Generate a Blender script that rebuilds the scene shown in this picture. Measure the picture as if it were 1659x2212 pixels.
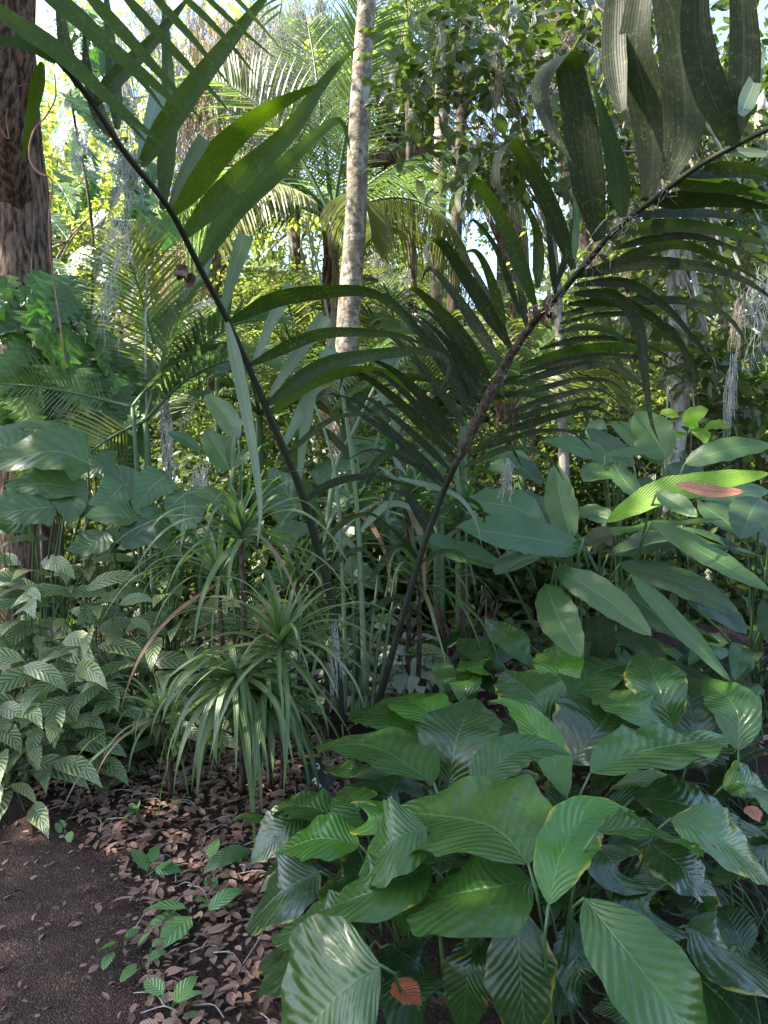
import bpy, math, random
import numpy as np
from mathutils import Vector
rad = math.radians
rng = np.random.default_rng(7); random.seed(7)
SC = bpy.context.scene; COL = SC.collection
for o in list(bpy.data.objects): bpy.data.objects.remove(o)

# ------------------------------------------------------------------ camera, sky, sun, exposure
CAMH = 1.55; PITCH = rad(5.3); FPX = 1579.0; CU, CV = 829.5, 1106.0
cd = bpy.data.cameras.new('camera'); cam = bpy.data.objects.new('camera', cd); COL.objects.link(cam)
cam.location = (0, 0, CAMH); cam.rotation_euler = (math.pi/2 - PITCH, 0, 0)
cd.sensor_fit = 'VERTICAL'; cd.sensor_height = 24.0; cd.lens = 24.0*FPX/2212.0
cd.clip_start = 0.02; cd.clip_end = 1000
SC.camera = cam
SUN_EL, SUN_AZ = rad(50), rad(-92)         # azimuth measured from +Y (view direction) towards +X
w = bpy.data.worlds.new('World'); SC.world = w; w.use_nodes = True
nt = w.node_tree; nt.nodes.clear()
sky = nt.nodes.new('ShaderNodeTexSky'); sky.sky_type = 'NISHITA'; sky.sun_disc = False
sky.sun_elevation = SUN_EL; sky.sun_rotation = SUN_AZ; sky.air_density = 1.0; sky.dust_density = 1.2
bg = nt.nodes.new('ShaderNodeBackground'); bg.inputs[1].default_value = 0.15
out = nt.nodes.new('ShaderNodeOutputWorld'); nt.links.new(sky.outputs[0], bg.inputs[0]); nt.links.new(bg.outputs[0], out.inputs[0])
sd = bpy.data.lights.new('sun', 'SUN'); sd.energy = 5.0; sd.angle = rad(0.5); sd.color = (1.0, 0.93, 0.80)
so = bpy.data.objects.new('sun', sd); COL.objects.link(so)
sdir = Vector((math.cos(SUN_EL)*math.sin(SUN_AZ), math.cos(SUN_EL)*math.cos(SUN_AZ), math.sin(SUN_EL)))
so.rotation_euler = sdir.to_track_quat('Z', 'Y').to_euler(); so.location = (-10, 0, 20)
vs = SC.view_settings; vs.view_transform = 'Standard'; vs.look = 'None'; vs.gamma = 1; vs.use_curve_mapping = False
vs.exposure = 2.22
SC.render.engine = 'CYCLES'; cy = SC.cycles
cy.use_denoising = True; cy.max_bounces = 7; cy.diffuse_bounces = 4; cy.glossy_bounces = 2; cy.transmission_bounces = 5
cy.transparent_max_bounces = 4; cy.sample_clamp_indirect = 6; cy.caustics_reflective = False; cy.caustics_refractive = False

# ------------------------------------------------------------------ projection helpers (a pixel of a 1659 x 2212 frame + a distance -> a point)
CAMP = np.array([0, 0, CAMH]); FW = np.array([0, math.cos(PITCH), -math.sin(PITCH)])
UPC = np.array([0, math.sin(PITCH), math.cos(PITCH)]); RT = np.array([1.0, 0, 0]); WUP = np.array([0, 0, 1.0])
def P(u, v, d): return CAMP + d*(FW + RT*(u-CU)/FPX + UPC*(CV-v)/FPX)
def PZ(u, v, z):
    r = FW + RT*(u-CU)/FPX + UPC*(CV-v)/FPX
    return CAMP + r*((z-CAMH)/r[2])
def nrm(a): return a/(np.linalg.norm(a, axis=-1, keepdims=True)+1e-12)
def ghash(x, y): return .03*math.sin(x*1.7+1)*math.cos(y*1.3)+.015*math.sin(x*5.1+y*3.7)
def gz(x, y):
    b = min(1, max(0, (x+1.0)/.6))*min(1, max(0, (y-1)/1)); far = min(1, max(0, (y-3)/3))
    return .0 + ghash(x, y)*max(.3*b, far)

# ------------------------------------------------------------------ objects
def thing(name, label, cat, loc=(0, 0, 0), group=None):
    o = bpy.data.objects.new(name, None); COL.objects.link(o); o.location = loc; o.empty_display_size = .1
    o['label'] = label; o['category'] = cat
    if group: o['group'] = group
    return o
def tag(o, label, cat, group=None):
    o['label'] = label; o['category'] = cat
    if group: o['group'] = group
    return o
def mesh(name, V, F, mats, parent=None, uv=None, rnd=None, midx=None, smooth=True, kind=None, label=None):
    """V (n,3) world coordinates, F list of index tuples (or an int array of equal-size faces); one object."""
    V = np.asarray(V, float)
    if parent is not None:
        p = parent; off = np.zeros(3)
        while p is not None: off += np.array(p.location); p = p.parent
        V = V - off
    me = bpy.data.meshes.new(name)
    if isinstance(F, np.ndarray):
        nf, k = F.shape; li = F.ravel(); ls = np.arange(nf)*k; lt = np.full(nf, k)
    else:
        nf = len(F); lt = np.array([len(f) for f in F]); ls = np.concatenate([[0], np.cumsum(lt)[:-1]]); li = np.concatenate([np.asarray(f) for f in F])
    me.vertices.add(len(V)); me.vertices.foreach_set('co', V.ravel().astype(np.float32))
    me.loops.add(len(li)); me.loops.foreach_set('vertex_index', li.astype(np.int32))
    me.polygons.add(nf); me.polygons.foreach_set('loop_start', ls.astype(np.int32))
    if midx is not None: me.polygons.foreach_set('material_index', np.asarray(midx, np.int32))
    me.polygons.foreach_set('use_smooth', np.full(nf, smooth))
    me.update(calc_edges=True)
    if uv is not None:
        l = me.uv_layers.new(name='UVMap'); l.data.foreach_set('uv', np.asarray(uv, np.float32)[li].ravel())
    a = me.attributes.new('rnd', 'FLOAT', 'POINT')
    if rnd is None: rnd = random.random()
    a.data.foreach_set('value', np.broadcast_to(np.asarray(rnd, np.float32), (len(V),)).copy())
    for m in (mats if isinstance(mats, (list, tuple)) else [mats]): me.materials.append(m)
    o = bpy.data.objects.new(name, me); COL.objects.link(o); o.parent = parent
    if kind: o['kind'] = kind
    if label: o['label'] = label
    return o
class MB:
    def __init__(s): s.V = []; s.F = []; s.U = []; s.R = []; s.M = []; s.n = 0
    def add(s, V, F, uv=None, rnd=0.5, mi=0):
        V = np.asarray(V, float); s.V.append(V); s.F += [tuple(int(i)+s.n for i in f) for f in F]
        s.U.append(np.zeros((len(V), 2)) if uv is None else np.asarray(uv)); s.R.append(np.full(len(V), rnd))
        s.M += [mi]*len(F); s.n += len(V)
    def build(s, name, mats, parent=None, **k):
        return mesh(name, np.concatenate(s.V), s.F, mats, parent, uv=np.concatenate(s.U), rnd=np.concatenate(s.R), midx=s.M, **k)
def smooth_path(pts, k):
    p = np.asarray(pts, float); n = len(p)
    if n == 2: return p[0] + (p[1]-p[0])*np.linspace(0, 1, k)[:, None]
    d = np.concatenate([[0], np.cumsum(np.linalg.norm(np.diff(p, axis=0), axis=1))]); d /= d[-1]
    q = np.vstack([2*p[0]-p[1], p, 2*p[-1]-p[-2]]); res = []
    for t in np.linspace(0, 1, k):
        i = min(n-2, max(0, int(np.searchsorted(d, t, 'right'))-1)); f = (t-d[i])/(d[i+1]-d[i]+1e-9)
        a, b, c, e = q[i], q[i+1], q[i+2], q[i+3]
        res.append(.5*((2*b)+(-a+c)*f+(2*a-5*b+4*c-e)*f*f+(-a+3*b-3*c+e)*f**3))
    return np.array(res)
def tangents(p):
    return nrm(np.gradient(p, axis=0))
def tube(pts, r, ns=8, k=None, mb=None, mi=0, rnd=.5, bump=0):
    p = smooth_path(pts, k) if k else np.asarray(pts, float); n = len(p); T = tangents(p)
    r = np.interp(np.linspace(0, 1, n), np.linspace(0, 1, len(r)), r) if hasattr(r, '__len__') else np.full(n, r)
    a = np.array([1., 0, 0]) if abs(T[0][0]) < .8 else np.array([0, 1., 0]); V = []; U = []
    L = 0
    for i in range(n):
        a = nrm(a - T[i]*np.dot(a, T[i])); b = np.cross(T[i], a)
        if i: L += np.linalg.norm(p[i]-p[i-1])
        for j in range(ns):
            t = 2*math.pi*j/ns; rr = r[i]*(1+bump*math.sin(3*t+i*.7)+bump*math.sin(i*1.9+t))
            V.append(p[i]+rr*(math.cos(t)*a+math.sin(t)*b)); U.append((j/ns, L))
    F = [(i*ns+j, i*ns+(j+1) % ns, (i+1)*ns+(j+1) % ns, (i+1)*ns+j) for i in range(n-1) for j in range(ns)]
    F += [tuple(range(ns))[::-1], tuple((n-1)*ns+j for j in range(ns))]
    if mb is None: mb = MB()
    mb.add(V, F, U, rnd, mi); return mb

# ------------------------------------------------------------------ leaf profiles (t 0..1 from base to tip -> half width 0..1)
def pf_lily(t): return np.sin(np.pi*np.clip(t, 0, 1)**.80)**.95*(1-.2*np.clip((t-.8)/.2, 0, 1))
def pf_paddle(t): return np.sin(np.pi*np.clip(t, 0, 1)**.88)**.66
def pf_palm(t): return np.clip(t*4.5+.22, 0, 1)**.7*np.clip((1-t)*1.5, 0, 1)**.75
def pf_cut(t): return (.30+.70*np.clip(t*1.25, 0, 1)**.8)
def pf_strap(t): return np.clip(t*6+.45, 0, 1)*np.clip((1-t)*1.35, 0, 1)**.7
def pf_heart(t): return np.clip(t*9+.15, 0, 1)**.5*np.clip(1-t**1.7, 0, 1)**.85
def pf_lobe(t): return pf_heart(t)*(1-.42*(.5+.5*np.cos(t*2*np.pi*6.5))**1.5*np.clip(t*5, 0, 1))
def pf_round(t): return np.sin(np.pi*np.clip(t, 0, 1)**.9)**.62

def leaf(mb, pts, hw, nh=None, side=None, prof=pf_lily, k=16, nx=6, fold=.18, wave=0., wn=5, mi=0, rnd=None, pxw=False, roll=0, tear=0):
    """a ribbon along pts; hw = half width (metres); nh = hint for the upper face's normal; side = fixed side vector"""
    p = smooth_path(pts, k); T = tangents(p); k = len(p); t = np.linspace(0, 1, k)
    if side is not None: S0 = np.broadcast_to(np.asarray(side, float), p.shape)
    else:
        S0 = np.cross(T, np.broadcast_to(np.asarray(nh, float), p.shape))
    S = nrm(S0 - T*np.sum(S0*T, axis=1, keepdims=True)); N = np.cross(S, T)
    if roll:
        c, s_ = math.cos(roll), math.sin(roll); S, N = S*c+N*s_, N*c-S*s_
    if pxw:   # hw given as an apparent width in pixels
        m = k//2; d = np.dot(p[m]-CAMP, FW); s2 = np.array([S[m]@RT, S[m]@UPC]); t2 = np.array([T[m]@RT, T[m]@UPC])
        t2 = t2/(np.linalg.norm(t2)+1e-6); app = max(.45, abs(s2[0]*t2[1]-s2[1]*t2[0])); hw = .5*hw*d/FPX/app
    H = hw*prof(t); x = np.linspace(-1, 1, nx+1)
    ph = random.random()*6.28; ph2 = random.random()*6.28
    V = np.zeros((k, nx+1, 3)); U = np.zeros((k, nx+1, 2))
    for j, xx in enumerate(x):
        ax = abs(xx); pp = ph if xx > 0 else ph2
        z = fold*ax*H - .45*fold*ax*ax*H + wave*hw*ax**2*np.sin(t*wn*6.283+pp)*np.sin(np.pi*t) 
        jit = 1+ (.035*np.sin(t*37+pp)+.03*np.sin(t*17+pp*2))*(ax > .99)*(wave > 0)
        V[:, j] = p + S*(xx*H*jit)[:, None] + N*z[:, None]
        U[:, j, 0] = (xx+1)/2; U[:, j, 1] = t
    F = [(i*(nx+1)+j, i*(nx+1)+j+1, (i+1)*(nx+1)+j+1, (i+1)*(nx+1)+j) for i in range(k-1) for j in range(nx)]
    if tear:
        F = [f for q, f in enumerate(F) if not ((q % nx in (0, nx-1)) and random.random() < tear)]
    mb.add(V.reshape(-1, 3), F, U.reshape(-1, 2), random.random() if rnd is None else rnd, mi); return hw

LEAF11 = (np.array([[0, 0, 0], [-.36, .25, .03], [0, .25, 0], [.36, .25, .03], [-.5, .52, .02], [0, .52, -.01], [.5, .52, .02], [-.32, .8, -.02], [0, .8, -.04], [.32, .8, -.02], [0, 1, -.1]]),
          [(0, 2, 1), (0, 3, 2), (1, 2, 5, 4), (2, 3, 6, 5), (4, 5, 8, 7), (5, 6, 9, 8), (7, 8, 10), (8, 9, 10)])
LEAF4 = (np.array([[0, 0, 0], [-.5, .5, .08], [.5, .5, .08], [0, 1, -.06]]), [(0, 2, 3), (0, 3, 1)])
def bulk(name, C, D, N, L, W, tmpl, mats, parent=None, rnd=None, **kw):
    C = np.asarray(C); n = len(C); D = nrm(np.asarray(D)); S = nrm(np.cross(D, N)); N = np.cross(S, D)
    tv, tf = tmpl; kk = len(tv); L = np.broadcast_to(L, (n,)); W = np.broadcast_to(W, (n,))
    V = C[:, None]+D[:, None]*(tv[None, :, 1:2]*L[:, None, None])+S[:, None]*(tv[None, :, 0:1]*W[:, None, None])+N[:, None]*(tv[None, :, 2:3]*L[:, None, None])
    lt = np.array([len(f) for f in tf]); fl = np.concatenate([np.array(f) for f in tf])
    U = np.tile(np.stack([tv[:, 0]+.5, tv[:, 1]], 1), (n, 1))
    r = rng.random(n) if rnd is None else rnd
    V = V.reshape(-1, 3)
    if parent is not None: V = V - np.array(parent.location)
    me = bpy.data.meshes.new(name); li = (fl[None]+(np.arange(n)*kk)[:, None]).ravel(); LT = np.tile(lt, n)
    me.vertices.add(len(V)); me.vertices.foreach_set('co', V.ravel().astype(np.float32))
    me.loops.add(len(li)); me.loops.foreach_set('vertex_index', li.astype(np.int32))
    me.polygons.add(len(LT)); me.polygons.foreach_set('loop_start', np.concatenate([[0], np.cumsum(LT)[:-1]]).astype(np.int32))
    me.polygons.foreach_set('use_smooth', np.full(len(LT), True)); me.update(calc_edges=True)
    l = me.uv_layers.new(name='UVMap'); l.data.foreach_set('uv', U.astype(np.float32)[li].ravel())
    a = me.attributes.new('rnd', 'FLOAT', 'POINT'); a.data.foreach_set('value', np.repeat(r, kk).astype(np.float32))
    me.materials.append(mats); o = bpy.data.objects.new(name, me); COL.objects.link(o); o.parent = parent
    for q, v_ in kw.items(): o[q] = v_
    return o

# ------------------------------------------------------------------ materials
class NT:
    def __init__(s, name):
        s.m = bpy.data.materials.new(name); s.m.use_nodes = True; s.t = s.m.node_tree; s.t.nodes.clear()
    def n(s, typ, **k):
        nd = s.t.nodes.new(typ)
        for a, b in k.items(): setattr(nd, a, b)
        return nd
    def l(s, a, b): s.t.links.new(a, b)
    def val(s, x, sock):
        if hasattr(x, 'is_linked') or hasattr(x, 'links'): s.l(x, sock)
        else: sock.default_value = x
    def math(s, op, a, b=0., c=0., clamp=False):
        nd = s.n('ShaderNodeMath', operation=op, use_clamp=clamp); s.val(a, nd.inputs[0]); s.val(b, nd.inputs[1]); s.val(c, nd.inputs[2]); return nd.outputs[0]
    def mix(s, f, a, b, typ='MIX'):
        nd = s.n('ShaderNodeMix', data_type='RGBA', blend_type=typ); s.val(f, nd.inputs[0])
        for x, i in ((a, 6), (b, 7)): s.val(tuple(x)+(1,) if isinstance(x, tuple) and len(x) == 3 else x, nd.inputs[i])
        return nd.outputs[2]
    def step(s, x, lo, hi):
        nd = s.n('ShaderNodeMapRange', interpolation_type='SMOOTHSTEP'); s.val(x, nd.inputs[0]); nd.inputs[1].default_value = lo; nd.inputs[2].default_value = hi; return nd.outputs[0]
    def noise(s, scale, detail=3, vec=None, rough=.55, dim='3D'):
        nd = s.n('ShaderNodeTexNoise'); nd.inputs['Scale'].default_value = scale; nd.inputs['Detail'].default_value = detail; nd.inputs['Roughness'].default_value = rough
        if vec is not None: s.l(vec, nd.inputs['Vector'])
        return nd.outputs['Fac']
    def pos(s, scale=(1, 1, 1)):
        g = s.n('ShaderNodeNewGeometry'); mp = s.n('ShaderNodeMapping'); s.l(g.outputs['Position'], mp.inputs['Vector']); mp.inputs['Scale'].default_value = scale; return mp.outputs[0]
    def rnd(s): return s.n('ShaderNodeAttribute', attribute_name='rnd').outputs['Fac']
    def bump(s, h, st, dist=.01, nrm_=None):
        b = s.n('ShaderNodeBump'); b.inputs['Strength'].default_value = st; b.inputs['Distance'].default_value = dist; s.l(h, b.inputs['Height'])
        if nrm_ is not None: s.l(nrm_, b.inputs['Normal'])
        return b.outputs[0]
    def out(s, col, rough=.6, normal=None, trans=0., tcol=None, spec=.5, coat=0.):
        b = s.n('ShaderNodeBsdfPrincipled'); s.val(tuple(col)+(1,) if isinstance(col, tuple) else col, b.inputs['Base Color']); s.val(rough, b.inputs['Roughness'])
        b.inputs['Specular IOR Level'].default_value = spec; b.inputs['Coat Weight'].default_value = coat; b.inputs['Coat Roughness'].default_value = .2
        if normal is not None: s.l(normal, b.inputs['Normal'])
        o = s.n('ShaderNodeOutputMaterial')
        if trans > 0:
            tr = s.n('ShaderNodeBsdfTranslucent'); s.val(tuple(tcol)+(1,) if isinstance(tcol, tuple) else tcol, tr.inputs['Color'])
            if normal is not None: s.l(normal, tr.inputs['Normal'])
            mx = s.n('ShaderNodeMixShader'); mx.inputs[0].default_value = trans; s.l(b.outputs[0], mx.inputs[1]); s.l(tr.outputs[0], mx.inputs[2]); s.l(mx.outputs[0], o.inputs['Surface'])
        else: s.l(b.outputs[0], o.inputs['Surface'])
        return s.m
def leafmat(name, c0, c1, tc, trans=.3, rough=.4, ribs=18, slope=4., ribh=.35, mid=None, midw=.06, stripe=None, edge=None, spots=None, parallel=False, yellow=None, spec=.5, ribd=.004, coat=0., ribcol=.12):
    """c0..c1 varies from leaf to leaf; tc = colour of the light let through"""
    if 'moss' not in name: c0, c1 = [(c[0]*1.35+.004, c[1]*.93, c[2]*.95) for c in (c0, c1)]
    s = NT(name); uvn = s.n('ShaderNodeUVMap'); sp = s.n('ShaderNodeSeparateXYZ'); s.l(uvn.outputs[0], sp.inputs[0])
    x, y = sp.outputs[0], sp.outputs[1]; r = s.rnd()
    ax = s.math('ABSOLUTE', s.math('MULTIPLY_ADD', x, 2., -1.))
    if parallel: ph = s.math('MULTIPLY', x, float(ribs)*6.283)
    else: ph = s.math('MULTIPLY', s.math('SUBTRACT', s.math('MULTIPLY', y, float(ribs)), s.math('MULTIPLY', s.math('POWER', ax, .8), slope)), 6.283)
    if not parallel: ph = s.math('ADD', ph, s.math('MULTIPLY', s.noise(11, 3, s.pos()), 3.0 if stripe is None else .8))
    sn = s.math('MULTIPLY_ADD', s.math('SINE', ph), .5, .5)
    nz = s.noise(9, 3, s.pos())
    col = s.mix(r, c0, c1); col = s.mix(s.math('MULTIPLY', s.step(nz, .35, .7), .35), col, c1)
    if yellow: col = s.mix(s.math('MULTIPLY', s.step(s.math('ADD', r, s.math('MULTIPLY', nz, .25)), yellow[1], yellow[1]+.08), yellow[2] if len(yellow) > 2 else .85), col, yellow[0])
    col = s.mix(s.math('MULTIPLY', sn, ribcol), col, s.mix(.5, c1, (.2, .3, .12)))
    if stripe is not None:
        f = s.math('MULTIPLY', s.step(sn, .45, .72), s.step(ax, .97, .86)); col = s.mix(s.math('MULTIPLY', f, .92), col, stripe)
    if mid is not None:
        m = s.step(ax, midw, midw*.35); col = s.mix(s.math('MULTIPLY', m, .8), col, mid)
    nf = s.noise(60, 4, s.pos()); col = s.mix(s.math('MULTIPLY', s.step(nf, .5, .75), .16), col, (.16, .17, .09))
    if edge is not None:
        n2 = s.noise(14, 3, s.pos()); e = s.math('ADD', ax, s.math('MULTIPLY', s.math('SUBTRACT', n2, .5), 1.1)); e = s.math('ADD', e, s.math('MULTIPLY', s.math('SUBTRACT', s.math('FRACT', s.math('MULTIPLY', r, 7.3)), .78), .55))
        col = s.mix(s.step(e, 1.0, 1.12), col, edge); col = s.mix(s.step(e, 1.17, 1.2), col, (.05, .03, .025)); sp2 = s.noise(22, 1, s.pos()); sp3 = s.math('ADD', sp2, s.math('MULTIPLY', s.math('FRACT', s.math('MULTIPLY', r, 13.7)), .06)); col = s.mix(s.step(sp3, .80, .82), col, (.16, .12, .03)); col = s.mix(s.step(sp3, .83, .84), col, (.04, .025, .02))
    if spots is not None:
        n3 = s.noise(110, 2, s.pos()); n4 = s.noise(8, 2, s.pos()); col = s.mix(s.math('MULTIPLY', s.step(s.math('ADD', n3, s.math('MULTIPLY', n4, .35)), .80, .86), .55), col, spots)
    nw = s.noise(28, 2, s.pos()); hh = s.math('ADD', s.math('ADD', sn, s.math('MULTIPLY', nf, .25)), s.math('MULTIPLY', nw, 2.2 if 'lily' in name else .6))
    hh = s.math('SUBTRACT', hh, s.math('MULTIPLY', s.step(ax, midw*1.6, 0.), 1.2))
    nm = s.bump(hh, ribh, ribd)
    return s.out(col, rough, nm, trans, s.mix(.45, tc, col) if False else s.mix(s.math('MULTIPLY', r, .5), tc, s.mix(.5, tc, c1)), spec, coat)
def barkmat(name, a, b, c=None, scale=(14, 14, 3), h=.8, lich=None, rings=False):
    s = NT(name); n1 = s.noise(1., 6, s.pos(scale), .65); n2 = s.noise(3, 3, s.pos()); 
    col = s.mix(s.step(n1, .38, .62), a, b)
    if lich:
        n3 = s.noise(9, 4, s.pos((1, 1, .7)), .6); col = s.mix(s.math('MULTIPLY', s.step(n3, .52, .6), .75), col, lich)
        n4 = s.noise(30, 3, s.pos((1, 1, .6))); col = s.mix(s.math('MULTIPLY', s.step(n4, .55, .62), .5), col, lich)
    if c: col = s.mix(s.math('MULTIPLY', s.step(n2, .5, .68), .6), col, c)
    hgt = n1
    if rings:
        wv = s.n('ShaderNodeTexWave', bands_direction='Z'); wv.inputs['Scale'].default_value = 2.2; wv.inputs['Distortion'].default_value = 3; s.l(s.pos(), wv.inputs['Vector'])
        col = s.mix(s.math('MULTIPLY', s.step(wv.outputs['Fac'], .25, .02), .45), col, (.13, .10, .07)); hgt = s.math('ADD', n1, wv.outputs['Fac'])
    return s.out(col, .85, s.bump(hgt, h, .03), spec=.2)

M = {}
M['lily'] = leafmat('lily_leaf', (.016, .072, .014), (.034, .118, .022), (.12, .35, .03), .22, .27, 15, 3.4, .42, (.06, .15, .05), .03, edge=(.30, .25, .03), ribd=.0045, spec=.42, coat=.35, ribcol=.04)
M['lily_dark'] = leafmat('lily_leaf_dark', (.008, .038, .010), (.018, .064, .015), (.06, .2, .02), .15, .24, 15, 3.4, .42, (.06, .13, .05), .03, edge=(.20, .18, .03), ribd=.0045, spec=.42, coat=.4, ribcol=.03)  # shade low in the clumps painted in as a darker leaf green
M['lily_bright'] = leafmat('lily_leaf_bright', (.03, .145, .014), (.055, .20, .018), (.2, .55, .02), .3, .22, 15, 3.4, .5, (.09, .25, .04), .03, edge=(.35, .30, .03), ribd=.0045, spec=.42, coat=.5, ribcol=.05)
M['stem'] = NT('green_stem').out((.05, .10, .03), .5)
M['palm'] = leafmat('palm_leaflet', (.006, .022, .005), (.010, .034, .006), (.06, .13, .004), .24, .42, 9, 0, .25, (.04, .075, .012), .06, spec=.22, spots=(.16, .2, .02), parallel=True, ribd=.001, ribcol=.05)  # palm greens painted nearly black, as leaflets look against the light
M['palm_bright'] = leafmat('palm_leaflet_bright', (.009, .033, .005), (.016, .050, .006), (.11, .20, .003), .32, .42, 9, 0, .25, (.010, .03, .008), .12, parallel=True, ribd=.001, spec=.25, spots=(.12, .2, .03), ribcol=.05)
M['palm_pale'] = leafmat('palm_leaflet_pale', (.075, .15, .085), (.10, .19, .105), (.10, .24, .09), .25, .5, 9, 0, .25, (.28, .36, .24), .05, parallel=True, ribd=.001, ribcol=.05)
M['palm_dark'] = leafmat('palm_leaflet_dark', (.004, .012, .005), (.007, .018, .006), (.05, .10, .005), .18, .5, 9, 0, .25, (.03, .05, .03), .06, spots=(.09, .12, .02), parallel=True, ribd=.001, spec=.15, ribcol=.05)  # darkest leaflet copy, backlit silhouette put into its colour
M['rachis'] = NT('dark_rachis').out((.016, .019, .010), .55, spec=.3)
M['rachis_brown'] = barkmat('rachis_brown', (.03, .02, .015), (.09, .07, .05), scale=(60, 60, 30), h=.6)
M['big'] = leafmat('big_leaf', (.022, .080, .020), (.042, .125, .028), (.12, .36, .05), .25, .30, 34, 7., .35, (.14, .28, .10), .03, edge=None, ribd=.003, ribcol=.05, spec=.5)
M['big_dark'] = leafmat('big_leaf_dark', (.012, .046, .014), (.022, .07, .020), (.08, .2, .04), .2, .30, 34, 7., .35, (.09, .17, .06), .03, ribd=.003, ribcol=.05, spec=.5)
M['big_lit'] = leafmat('big_leaf_lit', (.10, .26, .02), (.13, .32, .025), (.38, .75, .03), .5, .42, 26, 6., .5, (.25, .42, .08), .03, ribd=.004)  # copy of the paddle leaf with the light on it painted into the green
M['brown_leaf'] = leafmat('dry_leaf', (.12, .06, .03), (.30, .19, .11), (.3, .15, .05), .15, .7, 10, 3., .6, (.1, .05, .03), .05)
M['orange_leaf'] = leafmat('orange_leaf', (.18, .06, .03), (.24, .08, .04), (.3, .1, .03), .1, .5, 10, 3., .6, (.35, .16, .08), .05)
M['heart'] = leafmat('heart_leaf', (.026, .078, .028), (.045, .118, .038), (.14, .36, .05), .28, .34, 7, 2.2, .3, (.15, .27, .12), .035, ribd=.006, ribcol=.26)
M['philo'] = leafmat('climber_leaf', (.020, .07, .018), (.045, .13, .032), (.14, .4, .03), .28, .33, 6.5, 1.5, .5, (.10, .2, .06), .03, ribd=.006, yellow=((.22, .36, .08), .97, .7))
M['stripe'] = leafmat('striped_leaf', (.11, .22, .085), (.21, .33, .13), (.2, .36, .1), .2, .3, 10, 2.2, .3, (.02, .07, .035), .06, stripe=(.014, .055, .028), yellow=((.42, .38, .13), 1.0, .7), edge=(.30, .20, .10), ribd=.003, spec=.4)
M['strap'] = leafmat('strap_leaf', (.06, .12, .05), (.11, .18, .085), (.2, .45, .06), .3, .38, 3, 0, .3, (.16, .28, .09), .12, parallel=True, ribd=.002, yellow=((.30, .36, .05), 1.08))
M['strap_deep'] = leafmat('strap_leaf_deep', (.03, .075, .025), (.055, .115, .035), (.15, .36, .04), .3, .38, 3, 0, .3, (.10, .2, .05), .12, parallel=True, ribd=.002)
M['dry_strap'] = leafmat('dry_strap', (.09, .07, .04), (.20, .16, .09), (.2, .15, .08), .2, .7, 3, 0, .3, (.2, .14, .07), .12, parallel=True)
M['silver'] = leafmat('silver_leaf', (.20, .30, .24), (.30, .40, .32), (.2, .35, .2), .2, .4, 9, 2.5, .4, (.05, .12, .05), .05, edge=(.05, .13, .05))
M['seed'] = leafmat('seedling_leaf', (.06, .19, .06), (.09, .26, .07), (.2, .5, .06), .25, .42, 7, 2., .6, (.12, .25, .1), .05, ribd=.003)
M['fallen'] = leafmat('fallen_leaves', (.04, .029, .018), (.29, .235, .165), (.2, .12, .07), .08, .65, 6, 2., .4, (.10, .06, .04), .07, yellow=((.20, .08, .04), .99, .6))
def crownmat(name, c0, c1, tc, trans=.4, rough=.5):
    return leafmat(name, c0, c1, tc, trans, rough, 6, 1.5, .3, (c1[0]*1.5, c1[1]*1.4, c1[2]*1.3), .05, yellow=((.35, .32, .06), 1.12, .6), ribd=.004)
M['cr_lit'] = crownmat('foliage_sunlit', (.10, .17, .03), (.20, .28, .05), (.56, .70, .10), .5)  # sun on the crowns painted in as a brighter, yellower green
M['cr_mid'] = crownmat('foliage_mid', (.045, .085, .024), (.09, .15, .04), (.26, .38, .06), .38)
M['cr_dark'] = crownmat('foliage_dark', (.018, .042, .012), (.045, .088, .024), (.16, .26, .03), .3, .35)  # darker copy, shade of the undergrowth put into the green
M['frond_g'] = leafmat('frond_green', (.035, .085, .03), (.07, .14, .045), (.18, .32, .07), .32, .38, 3, 0, .2, (.1, .2, .06), .1, parallel=True, spec=.6)
M['frond_y'] = leafmat('frond_yellow', (.09, .14, .045), (.15, .21, .06), (.36, .44, .08), .38, .4, 3, 0, .2, (.2, .28, .08), .1, parallel=True)
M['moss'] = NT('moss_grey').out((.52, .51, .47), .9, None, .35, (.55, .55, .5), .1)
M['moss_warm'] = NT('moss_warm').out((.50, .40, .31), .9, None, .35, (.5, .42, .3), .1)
M['bark_red'] = barkmat('bark_brown', (.022, .014, .011), (.19, .12, .085), scale=(34, 34, 5), h=1.)
M['bark_pale'] = barkmat('bark_pale', (.11, .085, .06), (.27, .22, .165), (.13, .12, .08), scale=(14, 14, 18), h=.7, lich=(.38, .36, .31))
M['bark_grey'] = barkmat('bark_grey', (.16, .13, .10), (.34, .30, .25), scale=(16, 16, 5), h=.7, lich=(.4, .39, .35))
M['bark_dark'] = barkmat('bark_dark', (.035, .025, .018), (.13, .10, .075), scale=(20, 20, 5), h=.9)
def groundmat():
    s = NT('soil'); n1 = s.noise(3, 5, s.pos()); n2 = s.noise(60, 5, s.pos(), .7); v = s.n('ShaderNodeTexVoronoi'); v.inputs['Scale'].default_value = 70; s.l(s.pos(), v.inputs['Vector'])
    col = s.mix(n1, (.018, .011, .008), (.05, .03, .022)); col = s.mix(s.step(n2, .5, .7), col, (.085, .055, .04))
    return s.out(col, .9, s.bump(s.math('ADD', n2, v.outputs['Distance']), .9, .012), spec=.2)
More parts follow.
